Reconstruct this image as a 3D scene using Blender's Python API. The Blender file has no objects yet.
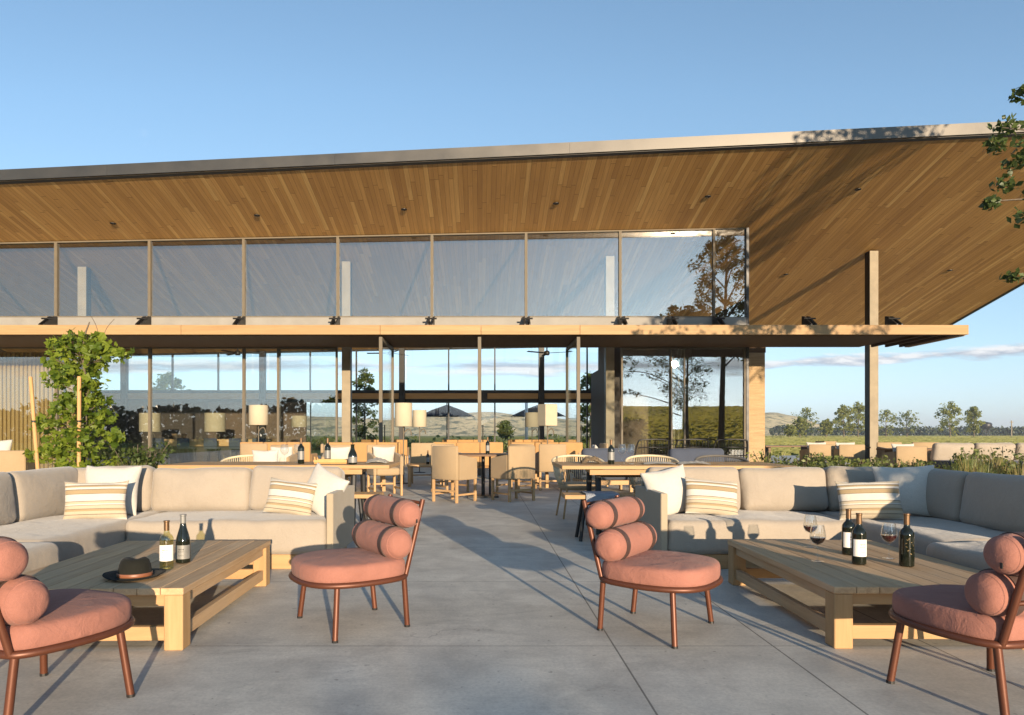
import bpy, bmesh, math, random
from mathutils import Vector, Matrix, noise
PI = math.pi
R = random.Random(7)
S = bpy.context.scene
COL = S.collection
CAMH = 1.08
HAZE = .0003

# ------------------------------------------------------------------ materials
def newmat(name):
    m = bpy.data.materials.new(name); m.use_nodes = True
    nt = m.node_tree
    for n in list(nt.nodes): nt.nodes.remove(n)
    out = nt.nodes.new('ShaderNodeOutputMaterial')
    return m, nt, out
class N:
    """tiny node helper"""
    def __init__(s, nt): s.nt = nt
    def add(s, t, **kw):
        n = s.nt.nodes.new(t)
        for k, v in kw.items():
            if k.startswith('i_'):
                n.inputs[k[2:].replace('_', ' ')].default_value = v
            else: setattr(n, k, v)
        return n
    def link(s, a, b): s.nt.links.new(a, b)
    def math(s, op, a, b=None, c=None, clamp=False):
        n = s.nt.nodes.new('ShaderNodeMath'); n.operation = op; n.use_clamp = clamp
        for i, v in enumerate((a, b, c)):
            if v is None: continue
            if isinstance(v, (int, float)): n.inputs[i].default_value = v
            else: s.link(v, n.inputs[i])
        return n.outputs[0]
    def mix(s, f, a, b, blend='MIX'):
        n = s.nt.nodes.new('ShaderNodeMix'); n.data_type = 'RGBA'; n.blend_type = blend
        for sock, v in ((n.inputs[0], f), (n.inputs[6], a), (n.inputs[7], b)):
            if isinstance(v, (int, float)): sock.default_value = v
            elif isinstance(v, tuple): sock.default_value = (v + (1,))[:4]
            else: s.link(v, sock)
        return n.outputs[2]
    def ramp(s, f, stops, interp='LINEAR'):
        n = s.nt.nodes.new('ShaderNodeValToRGB'); n.color_ramp.interpolation = interp
        e = n.color_ramp.elements
        while len(e) < len(stops): e.new(0.5)
        for el, (p, c) in zip(e, stops):
            el.position = p
            el.color = (c, c, c, 1) if isinstance(c, (int, float)) else (c + (1,))[:4]
        s.link(f, n.inputs[0]); return n.outputs[0]
    def coords(s, scale=(1, 1, 1), kind='Object', rot=(0, 0, 0)):
        t = s.add('ShaderNodeTexCoord'); mp = s.add('ShaderNodeMapping')
        mp.inputs['Scale'].default_value = scale; mp.inputs['Rotation'].default_value = rot
        s.link(t.outputs[kind], mp.inputs[0]); return mp.outputs[0]
    def noise(s, vec, scale, detail=4, rough=.55, dist=0):
        n = s.add('ShaderNodeTexNoise'); n.inputs['Scale'].default_value = scale
        n.inputs['Detail'].default_value = detail; n.inputs['Roughness'].default_value = rough
        n.inputs['Distortion'].default_value = dist
        if vec is not None: s.link(vec, n.inputs['Vector'])
        return n.outputs[0]
    def bump(s, h, strength=.3, dist=.01):
        b = s.add('ShaderNodeBump'); b.inputs['Strength'].default_value = strength
        b.inputs['Distance'].default_value = dist; s.link(h, b.inputs['Height']); return b.outputs[0]
def principled(n, out, col, rough, nrm=None, metal=0, spec=.5, sheen=0):
    p = n.add('ShaderNodeBsdfPrincipled')
    for nm, v in (('Base Color', col), ('Roughness', rough)):
        if isinstance(v, tuple): p.inputs[nm].default_value = (v + (1,))[:4]
        elif isinstance(v, (int, float)): p.inputs[nm].default_value = v
        else: n.link(v, p.inputs[nm])
    p.inputs['Metallic'].default_value = metal
    p.inputs['Specular IOR Level'].default_value = spec
    if sheen:
        p.inputs['Sheen Weight'].default_value = sheen; p.inputs['Sheen Roughness'].default_value = .5
    if nrm is not None: n.link(nrm, p.inputs['Normal'])
    n.link(p.outputs[0], out.inputs[0]); return p
def sc(c, k): return tuple(min(1, x * k) for x in c)

def m_paint(name, col, rough=.5, metal=0, var=.18, scale=6, bump=.05, spec=.5):
    m, nt, out = newmat(name); n = N(nt); v = n.coords()
    a = n.noise(v, scale, 6, .6)
    c = n.mix(n.ramp(a, [(.3, 0), (.7, 1)]), sc(col, 1 - var), sc(col, 1 + var))
    rr = n.math('MULTIPLY_ADD', a, .25, rough - .12)
    principled(n, out, c, rr, n.bump(n.noise(v, scale * 12, 3), bump, .003), metal, spec)
    return m
def m_fabric(name, col, weave=420, var=.08, sheen=.25, wr=.35, worn=None):
    m, nt, out = newmat(name); n = N(nt); v = n.coords()
    big = n.noise(v, 4, 5, .6); fine = n.noise(v, weave * .5, 2, .7)
    c = n.mix(n.ramp(big, [(.3, 0), (.72, 1)]), sc(col, 1 - var), sc(col, 1 + var))
    c = n.mix(n.ramp(fine, [(.35, 0), (.65, 1)]), n.mix(.86, (0.02, .02, .02), c), c)
    h = n.math('ADD', n.math('MULTIPLY', fine, .25), n.math('MULTIPLY', n.noise(v, 9, 4, .55, .6), 2.2))
    principled(n, out, c, .9, n.bump(h, wr, .012), 0, .2, sheen)
    return m
def m_wood(name, dark, light, axis='y', scale=1.0, rough=.6, island=.35, bump=.25, grey=None):
    """grain runs along axis; boards (mesh islands) differ in tone"""
    m, nt, out = newmat(name); n = N(nt)
    st = {'x': (.35, 7, 7), 'y': (7, .35, 7), 'z': (7, 7, .35)}[axis]
    geo = n.add('ShaderNodeNewGeometry'); rnd = geo.outputs['Random Per Island']
    tc = n.add('ShaderNodeTexCoord'); ad = n.add('ShaderNodeVectorMath'); ad.operation = 'ADD'
    n.link(tc.outputs['Object'], ad.inputs[0])
    cx = n.add('ShaderNodeCombineXYZ')
    for i in range(3): n.link(n.math('MULTIPLY', rnd, 37.0 + 11 * i), cx.inputs[i])
    n.link(cx.outputs[0], ad.inputs[1])
    mp = n.add('ShaderNodeMapping'); mp.inputs['Scale'].default_value = tuple(a * scale for a in st)
    n.link(ad.outputs[0], mp.inputs[0]); v = mp.outputs[0]
    g = n.noise(v, 2.2, 6, .62, 1.1); f = n.noise(v, 14, 4, .7)
    t = n.math('ADD', n.math('MULTIPLY', g, .7), n.math('MULTIPLY', f, .3))
    c = n.mix(n.ramp(t, [(.34, 0), (.66, 1)]), dark, light)
    c = n.mix(n.math('MULTIPLY', rnd, island), c, sc(dark, .8))
    if grey:
        w = n.ramp(n.noise(n.coords((1, 1, 1)), 2.6, 5, .6), [(.38, 0), (.68, 1)])
        c = n.mix(n.math('MULTIPLY', w, .28), c, grey)
    principled(n, out, c, n.math('MULTIPLY_ADD', f, .25, rough - .1), n.bump(t, bump, .004), 0, .2)
    return m
def m_leaf(name, a, b, trans=.35, rough=.45):
    m, nt, out = newmat(name); n = N(nt)
    geo = n.add('ShaderNodeNewGeometry')
    big = n.noise(n.coords(), .9, 3)
    f = n.math('ADD', n.math('MULTIPLY', geo.outputs['Random Per Island'], .65), n.math('MULTIPLY', big, .4))
    c = n.mix(n.ramp(f, [(.15, 0), (.9, 1)]), a, b)
    p = principled(n, out, c, rough, None, 0, .35)
    tr = n.add('ShaderNodeBsdfTranslucent')
    n.link(n.mix(.6, c, sc(b, 1.7)), tr.inputs[0])
    ms = n.add('ShaderNodeMixShader'); ms.inputs[0].default_value = trans
    n.link(p.outputs[0], ms.inputs[1]); n.link(tr.outputs[0], ms.inputs[2]); n.link(ms.outputs[0], out.inputs[0])
    return m
def m_glass(name, base=.1, tint=(.93, .96, .95), refl=(1, 1, 1)):
    m, nt, out = newmat(name); n = N(nt)
    lw = n.add('ShaderNodeLayerWeight'); lw.inputs[0].default_value = .5
    f = n.math('MULTIPLY_ADD', n.math('POWER', lw.outputs['Facing'], 5), 1 - base, base)
    t = n.add('ShaderNodeBsdfTransparent'); t.inputs[0].default_value = tint + (1,)
    g = n.add('ShaderNodeBsdfGlossy'); g.inputs['Roughness'].default_value = 0.0; g.inputs[0].default_value = refl + (1,)
    ms = n.add('ShaderNodeMixShader'); n.link(f, ms.inputs[0]); n.link(t.outputs[0], ms.inputs[1]); n.link(g.outputs[0], ms.inputs[2])
    n.link(ms.outputs[0], out.inputs[0]); return m

def m_soffit():
    m, nt, out = newmat('cedar soffit boards'); n = N(nt)
    tc = n.add('ShaderNodeTexCoord'); sp = n.add('ShaderNodeSeparateXYZ'); n.link(tc.outputs['Object'], sp.inputs[0])
    xs = n.math('DIVIDE', sp.outputs[0], .125); xi = n.math('FLOOR', xs); xf = n.math('FRACT', xs)
    w1 = n.add('ShaderNodeTexWhiteNoise', noise_dimensions='1D'); n.link(xi, w1.inputs['W'])
    yo = n.math('MULTIPLY_ADD', w1.outputs[0], 5.0, n.math('DIVIDE', sp.outputs[1], 3.1))
    yi = n.math('FLOOR', yo)
    cb = n.add('ShaderNodeCombineXYZ'); n.link(xi, cb.inputs[0]); n.link(yi, cb.inputs[1])
    w2 = n.add('ShaderNodeTexWhiteNoise', noise_dimensions='2D'); n.link(cb.outputs[0], w2.inputs['Vector'])
    r = w2.outputs[0]
    c = n.ramp(r, [(0, (.40, .212, .066)), (.10, (.47, .256, .080)), (.55, (.55, .308, .098)), (.86, (.61, .352, .118)), (.97, (.70, .43, .155)), (1, (.74, .475, .18))])
    mp = n.add('ShaderNodeMapping'); mp.inputs['Scale'].default_value = (14, .5, 1)
    ad = n.add('ShaderNodeVectorMath'); ad.operation = 'ADD'; n.link(tc.outputs['Object'], ad.inputs[0]); n.link(w2.outputs['Color'], ad.inputs[1])
    n.link(ad.outputs[0], mp.inputs[0])
    g = n.noise(mp.outputs[0], 1.6, 6, .6, .8)
    c = n.mix(n.ramp(g, [(.3, .45), (.7, 0)]), c, (.21, .105, .03))
    big = n.noise(n.coords((.3, .12, 1)), 1.0, 3)
    c = n.mix(n.ramp(big, [(.35, .22), (.65, 0)]), c, (.27, .135, .04))
    gap = n.math('LESS_THAN', xf, .06); ye = n.math('LESS_THAN', n.math('FRACT', yo), .006)
    gp = n.math('MAXIMUM', gap, ye)
    c = n.mix(n.math('MULTIPLY', gp, .62), c, (.03, .014, .005))
    h = n.math('SUBTRACT', n.math('MULTIPLY', g, .15), gp)
    principled(n, out, c, .55, n.bump(h, .25, .01), 0, .3)
    return m
def m_concrete():
    m, nt, out = newmat('terrace concrete'); n = N(nt); v = n.coords()
    sp = n.add('ShaderNodeSeparateXYZ'); n.link(v, sp.inputs[0])
    a = n.noise(v, .55, 7, .62, .4); b = n.noise(v, 2.6, 8, .7, .3); f = n.noise(v, 60, 3, .7)
    st = n.noise(n.coords((.8, 1.6, 1)), 1.1, 9, .72, 1.6)
    br = n.noise(n.coords((1.2, 22, 1)), 1.4, 5, .65)
    c = n.mix(n.ramp(a, [(.3, 0), (.7, 1)]), (.50, .47, .40), (.70, .66, .565))
    c = n.mix(n.ramp(b, [(.36, .6), (.60, 0)]), c, (.33, .315, .28))
    c = n.mix(n.ramp(st, [(.54, 0), (.70, .5)]), c, (.25, .237, .21))
    c = n.mix(n.ramp(b, [(.60, 0), (.74, .35)]), c, (.70, .67, .60))
    c = n.mix(n.math('MULTIPLY', n.ramp(br, [(.4, .4), (.7, 0)]), .3), c, (.28, .268, .24))
    c = n.mix(n.math('MULTIPLY', n.ramp(f, [(.3, .4), (.6, 0)]), .6), c, (.13, .125, .118))
    vo = n.add('ShaderNodeTexVoronoi'); vo.feature = 'DISTANCE_TO_EDGE'; vo.inputs['Scale'].default_value = .42
    dv = n.add('ShaderNodeVectorMath'); dv.operation = 'ADD'; nn = n.add('ShaderNodeTexNoise'); nn.inputs['Scale'].default_value = 3.0; nn.inputs['Detail'].default_value = 6; n.link(v, nn.inputs['Vector'])
    n.link(v, dv.inputs[0]); n.link(nn.outputs['Color'], dv.inputs[1]); n.link(dv.outputs[0], vo.inputs['Vector'])
    crack = n.math('MULTIPLY', n.math('LESS_THAN', vo.outputs['Distance'], .0028), n.ramp(n.noise(v, .5, 2), [(.54, 0), (.6, 1)]))
    c = n.mix(n.math('MULTIPLY', crack, .5), c, (.09, .085, .078))
    sp2 = n.noise(v, 21, 2, .5); c = n.mix(n.ramp(sp2, [(.70, 0), (.74, .5)]), c, (.14, .13, .115))
    def lines(sock, offs, step, w):
        q = n.math('FRACT', n.math('DIVIDE', n.math('SUBTRACT', sock, offs), step))
        d = n.math('MULTIPLY', n.math('ABSOLUTE', n.math('SUBTRACT', q, .5)), step)
        return n.math('GREATER_THAN', d, step / 2 - w)
    lx = lines(sp.outputs[0], .676, 1.626, .0045); lx2 = lines(sp.outputs[0], 1.489, 9.76, .0045); ly = lines(sp.outputs[1], 3.497, 1.535, .0035)
    lx = n.math('MULTIPLY', lx, n.math('GREATER_THAN', sp.outputs[0], .3))
    L = n.math('MAXIMUM', n.math('MAXIMUM', lx, lx2), ly)
    c = n.mix(n.math('MULTIPLY', L, .72), c, (.07, .066, .06))
    h = n.math('SUBTRACT', n.math('ADD', n.math('MULTIPLY', b, .5), n.math('MULTIPLY', f, .2)), n.math('MULTIPLY', L, 1.2))
    rr = n.math('MULTIPLY_ADD', b, .4, .4)
    principled(n, out, c, rr, n.bump(h, .3, .006), 0, .2)
    return m
def m_ground(name, a, b, c3, s1=.05, s2=1.3):
    m, nt, out = newmat(name); n = N(nt); v = n.coords()
    x = n.noise(v, s1, 6, .6, .5); y = n.noise(v, s2, 6, .7)
    c = n.mix(n.ramp(x, [(.35, 0), (.65, 1)]), a, b)
    c = n.mix(n.ramp(y, [(.4, .6), (.65, 0)]), c, c3)
    df = n.add('ShaderNodeBsdfDiffuse'); n.link(c, df.inputs[0]); n.link(n.bump(y, .5, .1), df.inputs['Normal']); n.link(df.outputs[0], out.inputs[0]); return m
def m_hill():
    m, nt, out = newmat('dry wooded hillside'); n = N(nt); v = n.coords()
    x = n.noise(v, .006, 6, .6, .6); y = n.noise(n.coords((1, 1, 2.5)), .055, 5, .7); z = n.noise(v, .16, 3, .6)
    c = n.mix(n.ramp(x, [(.4, 0), (.62, 1)]), (.52, .43, .25), (.42, .36, .19))
    c = n.mix(n.ramp(y, [(.52, 0), (.58, .9)]), c, (.085, .10, .055))
    c = n.mix(n.ramp(z, [(.54, 0), (.62, .7)]), c, (.09, .105, .06))
    df = n.add('ShaderNodeBsdfDiffuse'); n.link(c, df.inputs[0]); n.link(df.outputs[0], out.inputs[0]); return m
def m_stone():
    m, nt, out = newmat('rammed earth pier'); n = N(nt)
    s = n.noise(n.coords((.7, .7, 9)), 2.2, 6, .65, .5); f = n.noise(n.coords(), 30, 4, .7)
    c = n.mix(n.ramp(s, [(.32, 0), (.68, 1)]), (.31, .21, .115), (.43, .315, .18))
    c = n.mix(n.ramp(f, [(.35, .35), (.6, 0)]), c, (.22, .15, .085))
    principled(n, out, c, .95, n.bump(n.math('ADD', s, n.math('MULTIPLY', f, .4)), .5, .02), 0, .1); return m
def m_stripe():
    m, nt, out = newmat('striped cushion cloth'); n = N(nt)
    tc = n.add('ShaderNodeTexCoord'); sp = n.add('ShaderNodeSeparateXYZ'); n.link(tc.outputs['Object'], sp.inputs[0])
    t = n.math('MULTIPLY_ADD', sp.outputs[2], 1 / .32, .5)
    W = (.51, .48, .42); T = (.31, .23, .13); L = (.41, .345, .25); D = (.13, .105, .08)
    st = [(0, W), (.04, L), (.13, D), (.145, L), (.22, T), (.27, D), (.285, L), (.36, D), (.375, W), (.40, L), (.46, D), (.475, W), (.645, D), (.66, T), (.76, D), (.775, W), (.83, T), (.87, D), (.885, W), (.92, L)]
    c = n.ramp(t, st, 'CONSTANT')
    v = n.coords(); fi = n.noise(v, 260, 2, .7)
    c = n.mix(n.ramp(fi, [(.35, .12), (.65, 0)]), c, (.1, .08, .05))
    principled(n, out, c, .95, n.bump(n.math('ADD', n.math('MULTIPLY', fi, .3), n.math('MULTIPLY', n.noise(v, 10, 4), 2)), .3, .01), 0, .15, .2)
    return m

M = {}
M['soffit'] = m_soffit()
M['concrete'] = m_concrete()
M['fascia'] = m_paint('zinc roof edge', (.085, .078, .068), .40, .75, .10, 1.2, .02)
M['roofing'] = m_paint('dark roofing', (.10, .10, .10), .7)
M['bronze'] = m_paint('bronze window frame', (.135, .112, .080), .6, .0, .1, 3, .02, .2)
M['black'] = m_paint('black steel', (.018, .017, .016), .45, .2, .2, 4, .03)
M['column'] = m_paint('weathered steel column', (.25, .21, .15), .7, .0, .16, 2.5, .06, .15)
M['flash'] = m_paint('pale metal flashing', (.24, .225, .20), .65, .0, .1, 2, .02, .15)
M['glulam'] = m_wood('glulam canopy beam', (.29, .175, .08), (.385, .25, .12), 'x', .7, .55, .18, .15)
M['glulam_far'] = m_wood('glulam rear beam', (.42, .255, .11), (.56, .36, .17), 'x', .7, .55, .2, .15)
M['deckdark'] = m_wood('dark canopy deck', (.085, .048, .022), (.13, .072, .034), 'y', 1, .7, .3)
M['glass'] = m_glass('facade glass', .13)
M['glassup'] = m_glass('clerestory glass', .125, (.97, .975, .965), (1, .97, .92))
M['glassrear'] = m_glass('rear glass', .025, (.975, .985, .985))
M['stone'] = m_stone()
M['batten'] = m_wood('golden batten wall', (.26, .165, .06), (.40, .27, .11), 'z', .8, .6, .35)
M['darkwall'] = m_paint('dark interior wall', (.045, .033, .024), .7, 0, .25, 2)
M['brownwall'] = m_paint('brown interior wall', (.11, .072, .045), .7, 0, .2, 2)
M['grass'] = m_ground('meadow grass', (.27, .27, .075), (.34, .31, .10), (.17, .18, .05))
M['slope'] = m_ground('golden hillside grass', (.30, .255, .055), (.42, .345, .09), (.17, .17, .04), .02, .35)
M['soil'] = m_ground('planting soil', (.075, .055, .037), (.10, .075, .05), (.04, .03, .022), 1.2, 9)
M['hill'] = m_hill()
M['sofa'] = m_fabric('sand sofa fabric', (.325, .275, .217), 380, .05, .25, .30)
M['sofapanel'] = m_fabric('sand mesh panel', (.35, .285, .20), 600, .06, .1, .12)
M['teak'] = m_wood('pale teak', (.35, .208, .095), (.47, .30, .148), 'x', 1.2, .6, .25)
M['teakz'] = m_wood('pale teak uprights', (.35, .208, .095), (.47, .30, .148), 'z', 1.2, .6, .25)
M['tabletop'] = m_wood('weathered teak top', (.40, .245, .125), (.68, .455, .245), 'y', 1.5, .68, .4, .45, (.48, .39, .28))
M['dtop'] = m_wood('oak dining top', (.34, .20, .088), (.46, .29, .14), 'x', 1.2, .5, .3)
M['walnut'] = m_wood('dark cafe top', (.10, .055, .028), (.17, .095, .048), 'x', 1.2, .45, .3)
M['coral'] = m_fabric('coral upholstery', (.315, .136, .100), 520, .12, .06, .5)
M['strap'] = m_paint('brown leather strap', (.060, .034, .027), .6, 0, .15, 20, .2)
M['copper'] = m_paint('copper brown tube', (.115, .038, .018), .45, .35, .1, 5, .01)
M['white'] = m_fabric('white pillow linen', (.49, .46, .405), 300, .03, .2, .3)
M['stripe'] = m_stripe()
M['canvas'] = m_fabric('tan canvas slipcover', (.335, .24, .138), 420, .05, .1, .16)
M['tan'] = m_fabric('tan sofa leather', (.39, .22, .088), 300, .08, .05, .2)
M['bluegrey'] = m_fabric('blue grey fabric', (.06, .07, .095), 300, .08, .1, .25)
M['throw'] = m_fabric('pale blue grey throw', (.45, .48, .53), 300, .1, .1, .3)
M['navy'] = m_fabric('navy parasol cloth', (.045, .062, .105), 300, .1, .1, .1)
M['rope'] = m_paint('pale rope', (.55, .45, .29), .8, 0, .12, 30, .3)
M['ropeshaded'] = m_paint('shade-darkened rope', (.10, .09, .075), .8, 0, .12, 30, .3)  # same rope with shade put into a darker colour
M['shade'] = m_fabric('cream lamp shade', (.44, .375, .26), 200, .04, 0, .05)
M['felt'] = m_fabric('olive black felt', (.010, .010, .007), 700, .2, .03, .15)
M['band'] = m_paint('leather hat band', (.20, .075, .035), .4, 0, .15, 30, .1)
M['darkbottle'] = m_paint('dark wine glass', (.008, .010, .006), .07, 0, .1, 3, 0)
M['foil'] = m_paint('copper foil capsule', (.15, .085, .04), .4, .5, .12, 30, .05)
M['label'] = m_paint('cream paper label', (.78, .74, .66), .75, 0, .04, 20, .05)
M['greylabel'] = m_paint('grey silver label', (.20, .195, .18), .5, .2, .1, 20, .05)
M['ink'] = m_paint('dark ink', (.03, .025, .02), .7)
M['gold'] = m_paint('dull gold print', (.20, .14, .06), .45, .4)
M['palewine'] = m_glass('pale green bottle glass', .12, (.86, .84, .52))
M['crystal'] = m_glass('wine glass crystal', .06, (.97, .975, .97))
M['redwine'] = m_paint('red wine', (.035, .004, .006), .08, 0, .1, 3, 0)
M['bark'] = m_wood('grey bark', (.09, .07, .05), (.17, .135, .10), 'z', 2.5, .9, .2, .8)
M['leaf_bright'] = m_leaf('bright vine leaves', (.045, .09, .010), (.235, .285, .032), .42)
M['leaf_oak'] = m_leaf('oak leaves', (.030, .048, .012), (.085, .115, .028), .28)
M['leaf_far'] = m_leaf('poplar leaves', (.13, .15, .04), (.27, .28, .075), .45)
M['leaf_dark'] = m_leaf('dark far woodland', (.03, .045, .026), (.06, .075, .042), .1)
M['leaf_shrub'] = m_leaf('shrub leaves', (.06, .085, .02), (.19, .21, .06), .3)
M['meadow'] = m_leaf('meadow blades', (.13, .14, .04), (.23, .225, .075), .25, .8)
M['goldgrass'] = m_leaf('golden hillside blades', (.20, .185, .03), (.36, .31, .055), .6, .8)
M['straw'] = m_leaf('straw grass', (.13, .12, .035), (.34, .27, .11), .35)
M['stake'] = m_wood('round wooden stake', (.40, .22, .09), (.55, .33, .15), 'z', 2, .75, .1, .4)
M['leather'] = m_paint('tray wood', (.50, .27, .09), .5, 0, .15, 6)
M['paleplate'] = m_paint('white painted pole', (.72, .70, .66), .5, 0, .06, 4)

# ------------------------------------------------------------------ geometry helpers
def newbm(): return bmesh.new()
def box(bm, c, s, bev=0, rot=None, seg=1):
    mt = Matrix.Translation(Vector(c))
    if rot is not None: mt = mt @ rot.to_4x4()
    mt = mt @ Matrix.Diagonal((s[0], s[1], s[2], 1))
    r = bmesh.ops.create_cube(bm, size=1, matrix=mt)
    if bev:
        es = list({e for v in r['verts'] for e in v.link_edges})
        bmesh.ops.bevel(bm, geom=es, offset=bev, segments=seg, affect='EDGES', profile=.6, clamp_overlap=True)
def box2(bm, a, b, bev=0):
    box(bm, [(p + q) / 2 for p, q in zip(a, b)], [abs(q - p) for p, q in zip(a, b)], bev)
def tube(bm, pts, r, seg=8, closed=False, cap=True):
    pts = [Vector(p) for p in pts]; n = len(pts)
    rs = r if isinstance(r, (list, tuple)) else [r] * n
    rings = []; up = None
    for i, p in enumerate(pts):
        if closed: t = (pts[(i + 1) % n] - pts[i - 1])
        else: t = pts[min(i + 1, n - 1)] - pts[max(i - 1, 0)]
        t.normalize()
        if up is None:
            up = Vector((0, 0, 1)) if abs(t.z) < .9 else Vector((1, 0, 0))
        s_ = t.cross(up).normalized(); up = s_.cross(t).normalized()
        rings.append([bm.verts.new(p + rs[i] * (math.cos(2 * PI * k / seg) * s_ + math.sin(2 * PI * k / seg) * up)) for k in range(seg)])
    m = n if closed else n - 1
    for i in range(m):
        a, b = rings[i], rings[(i + 1) % n]
        for k in range(seg):
            bm.faces.new((a[k], a[(k + 1) % seg], b[(k + 1) % seg], b[k]))
    if cap and not closed:
        bm.faces.new(list(reversed(rings[0]))); bm.faces.new(rings[-1])
def lathe(bm, prof, seg=20, c=(0, 0, 0), mat=None, a0=0, a1=2 * PI):
    full = abs(a1 - a0 - 2 * PI) < 1e-6; rings = []
    n = seg if full else seg + 1
    for (r, z) in prof:
        ring = []
        for k in range(n):
            a = a0 + (a1 - a0) * k / seg
            v = Vector((r * math.cos(a), r * math.sin(a), z))
            if mat is not None: v = mat @ v
            ring.append(bm.verts.new(v + Vector(c)))
        rings.append(ring)
    for i in range(len(rings) - 1):
        a, b = rings[i], rings[i + 1]
        for k in range(seg):
            bm.faces.new((a[k], a[(k + 1) % n], b[(k + 1) % n], b[k]))
    if full:
        if prof[0][0] > 1e-4: bm.faces.new(list(reversed(rings[0])))
        if prof[-1][0] > 1e-4: bm.faces.new(rings[-1])
def spline(P, per=6, closed=True):
    P = [Vector(p) for p in P]; n = len(P); out = []
    rng = range(n) if closed else range(n - 1)
    for i in rng:
        if closed: a, b, c, d = P[i - 1], P[i], P[(i + 1) % n], P[(i + 2) % n]
        else: a, b, c, d = P[max(i - 1, 0)], P[i], P[i + 1], P[min(i + 2, n - 1)]
        for k in range(per):
            t = k / per
            out.append(.5 * ((2 * b) + (c - a) * t + (2 * a - 5 * b + 4 * c - d) * t * t + (3 * b - a - 3 * c + d) * t ** 3))
    if not closed: out.append(P[-1])
    return out
def rbox(bm, c, s, r, bulge=(0, 0, 0), rot=None, wob=.0, seed=0, nseg=3, nmid=6):
    """soft cushion: rounded box with bulging faces"""
    hx, hy, hz = (d / 2 for d in s)
    def axis(h):
        rr = min(r, h * .98)
        a = [-h + rr * (1 - math.cos(PI / 2 * k / nseg)) for k in range(nseg)]
        # arc parameters handled through clamp-and-push
        e = [-h + rr * k / nseg for k in range(nseg)]
        mid = [(-h + rr) + (2 * h - 2 * rr) * k / nmid for k in range(nmid + 1)]
        return e + mid + [-q for q in reversed(e)]
    A = [axis(hx), axis(hy), axis(hz)]; H = (hx, hy, hz)
    mt = Matrix.Translation(Vector(c))
    if rot is not None: mt = mt @ rot.to_4x4()
    cache = {}
    def vert(i, j, k):
        key = (i, j, k)
        if key in cache: return cache[key]
        p = Vector((A[0][i], A[1][j], A[2][k]))
        q = Vector([max(-(H[a] - min(r, H[a] * .98)), min(H[a] - min(r, H[a] * .98), p[a])) for a in range(3)])
        d = p - q
        if d.length > 1e-9: p = q + d.normalized() * min(r, min(H) * .98) if True else p
        u = [p[a] / H[a] for a in range(3)]
        for a in range(3):
            b, c2 = [x for x in range(3) if x != a]
            if bulge[a]: p[a] += bulge[a] * u[a] * max(0, 1 - u[b] ** 2) * max(0, 1 - u[c2] ** 2)
        if wob:
            p += noise.noise_vector(p * 4.5 + Vector((seed * 7.3, seed * 3.1, seed))) * wob
            p += noise.noise_vector(p * 13 + Vector((seed * 2.3, seed * 5.1, seed))) * wob * .25
        cache[key] = bm.verts.new(mt @ p); return cache[key]
    nx, ny, nz = (len(a) - 1 for a in A)
    for i in range(nx):
        for j in range(ny):
            bm.faces.new((vert(i, j, 0), vert(i, j + 1, 0), vert(i + 1, j + 1, 0), vert(i + 1, j, 0)))
            bm.faces.new((vert(i, j, nz), vert(i + 1, j, nz), vert(i + 1, j + 1, nz), vert(i, j + 1, nz)))
    for i in range(nx):
        for k in range(nz):
            bm.faces.new((vert(i, 0, k), vert(i + 1, 0, k), vert(i + 1, 0, k + 1), vert(i, 0, k + 1)))
            bm.faces.new((vert(i, ny, k), vert(i, ny, k + 1), vert(i + 1, ny, k + 1), vert(i + 1, ny, k)))
    for j in range(ny):
        for k in range(nz):
            bm.faces.new((vert(0, j, k), vert(0, j, k + 1), vert(0, j + 1, k + 1), vert(0, j + 1, k)))
            bm.faces.new((vert(nx, j, k), vert(nx, j + 1, k), vert(nx, j + 1, k + 1), vert(nx, j, k + 1)))
def pillow(bm, w, h, t, seed=0, n=14, pinch=.09):
    """throw pillow standing in the xz plane, centred"""
    V = {}
    for sgn in (1, -1):
        for i in range(n + 1):
            for j in range(n + 1):
                edge = i in (0, n) or j in (0, n)
                if edge and (0, i, j) in V: continue
                u = math.sin(PI / 2 * (-1 + 2 * i / n)); v = math.sin(PI / 2 * (-1 + 2 * j / n))
                x = w / 2 * u * (1 - pinch * (1 - v * v) * u * u); z = h / 2 * v * (1 - pinch * (1 - u * u) * v * v)
                y = 0 if edge else sgn * t / 2 * ((1 - u * u) * (1 - v * v)) ** .42
                p = Vector((x, y, z))
                p += noise.noise_vector(p * 9 + Vector((seed * 3.7, sgn, seed))) * .010
                V[(0 if edge else sgn, i, j)] = bm.verts.new(p)
    g = lambda s_, i, j: V[(0, i, j)] if (i in (0, n) or j in (0, n)) else V[(s_, i, j)]
    for s_ in (1, -1):
        for i in range(n):
            for j in range(n):
                f = [g(s_, i, j), g(s_, i + 1, j), g(s_, i + 1, j + 1), g(s_, i, j + 1)]
                if s_ > 0: f.reverse()
                bm.faces.new(f)
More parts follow.
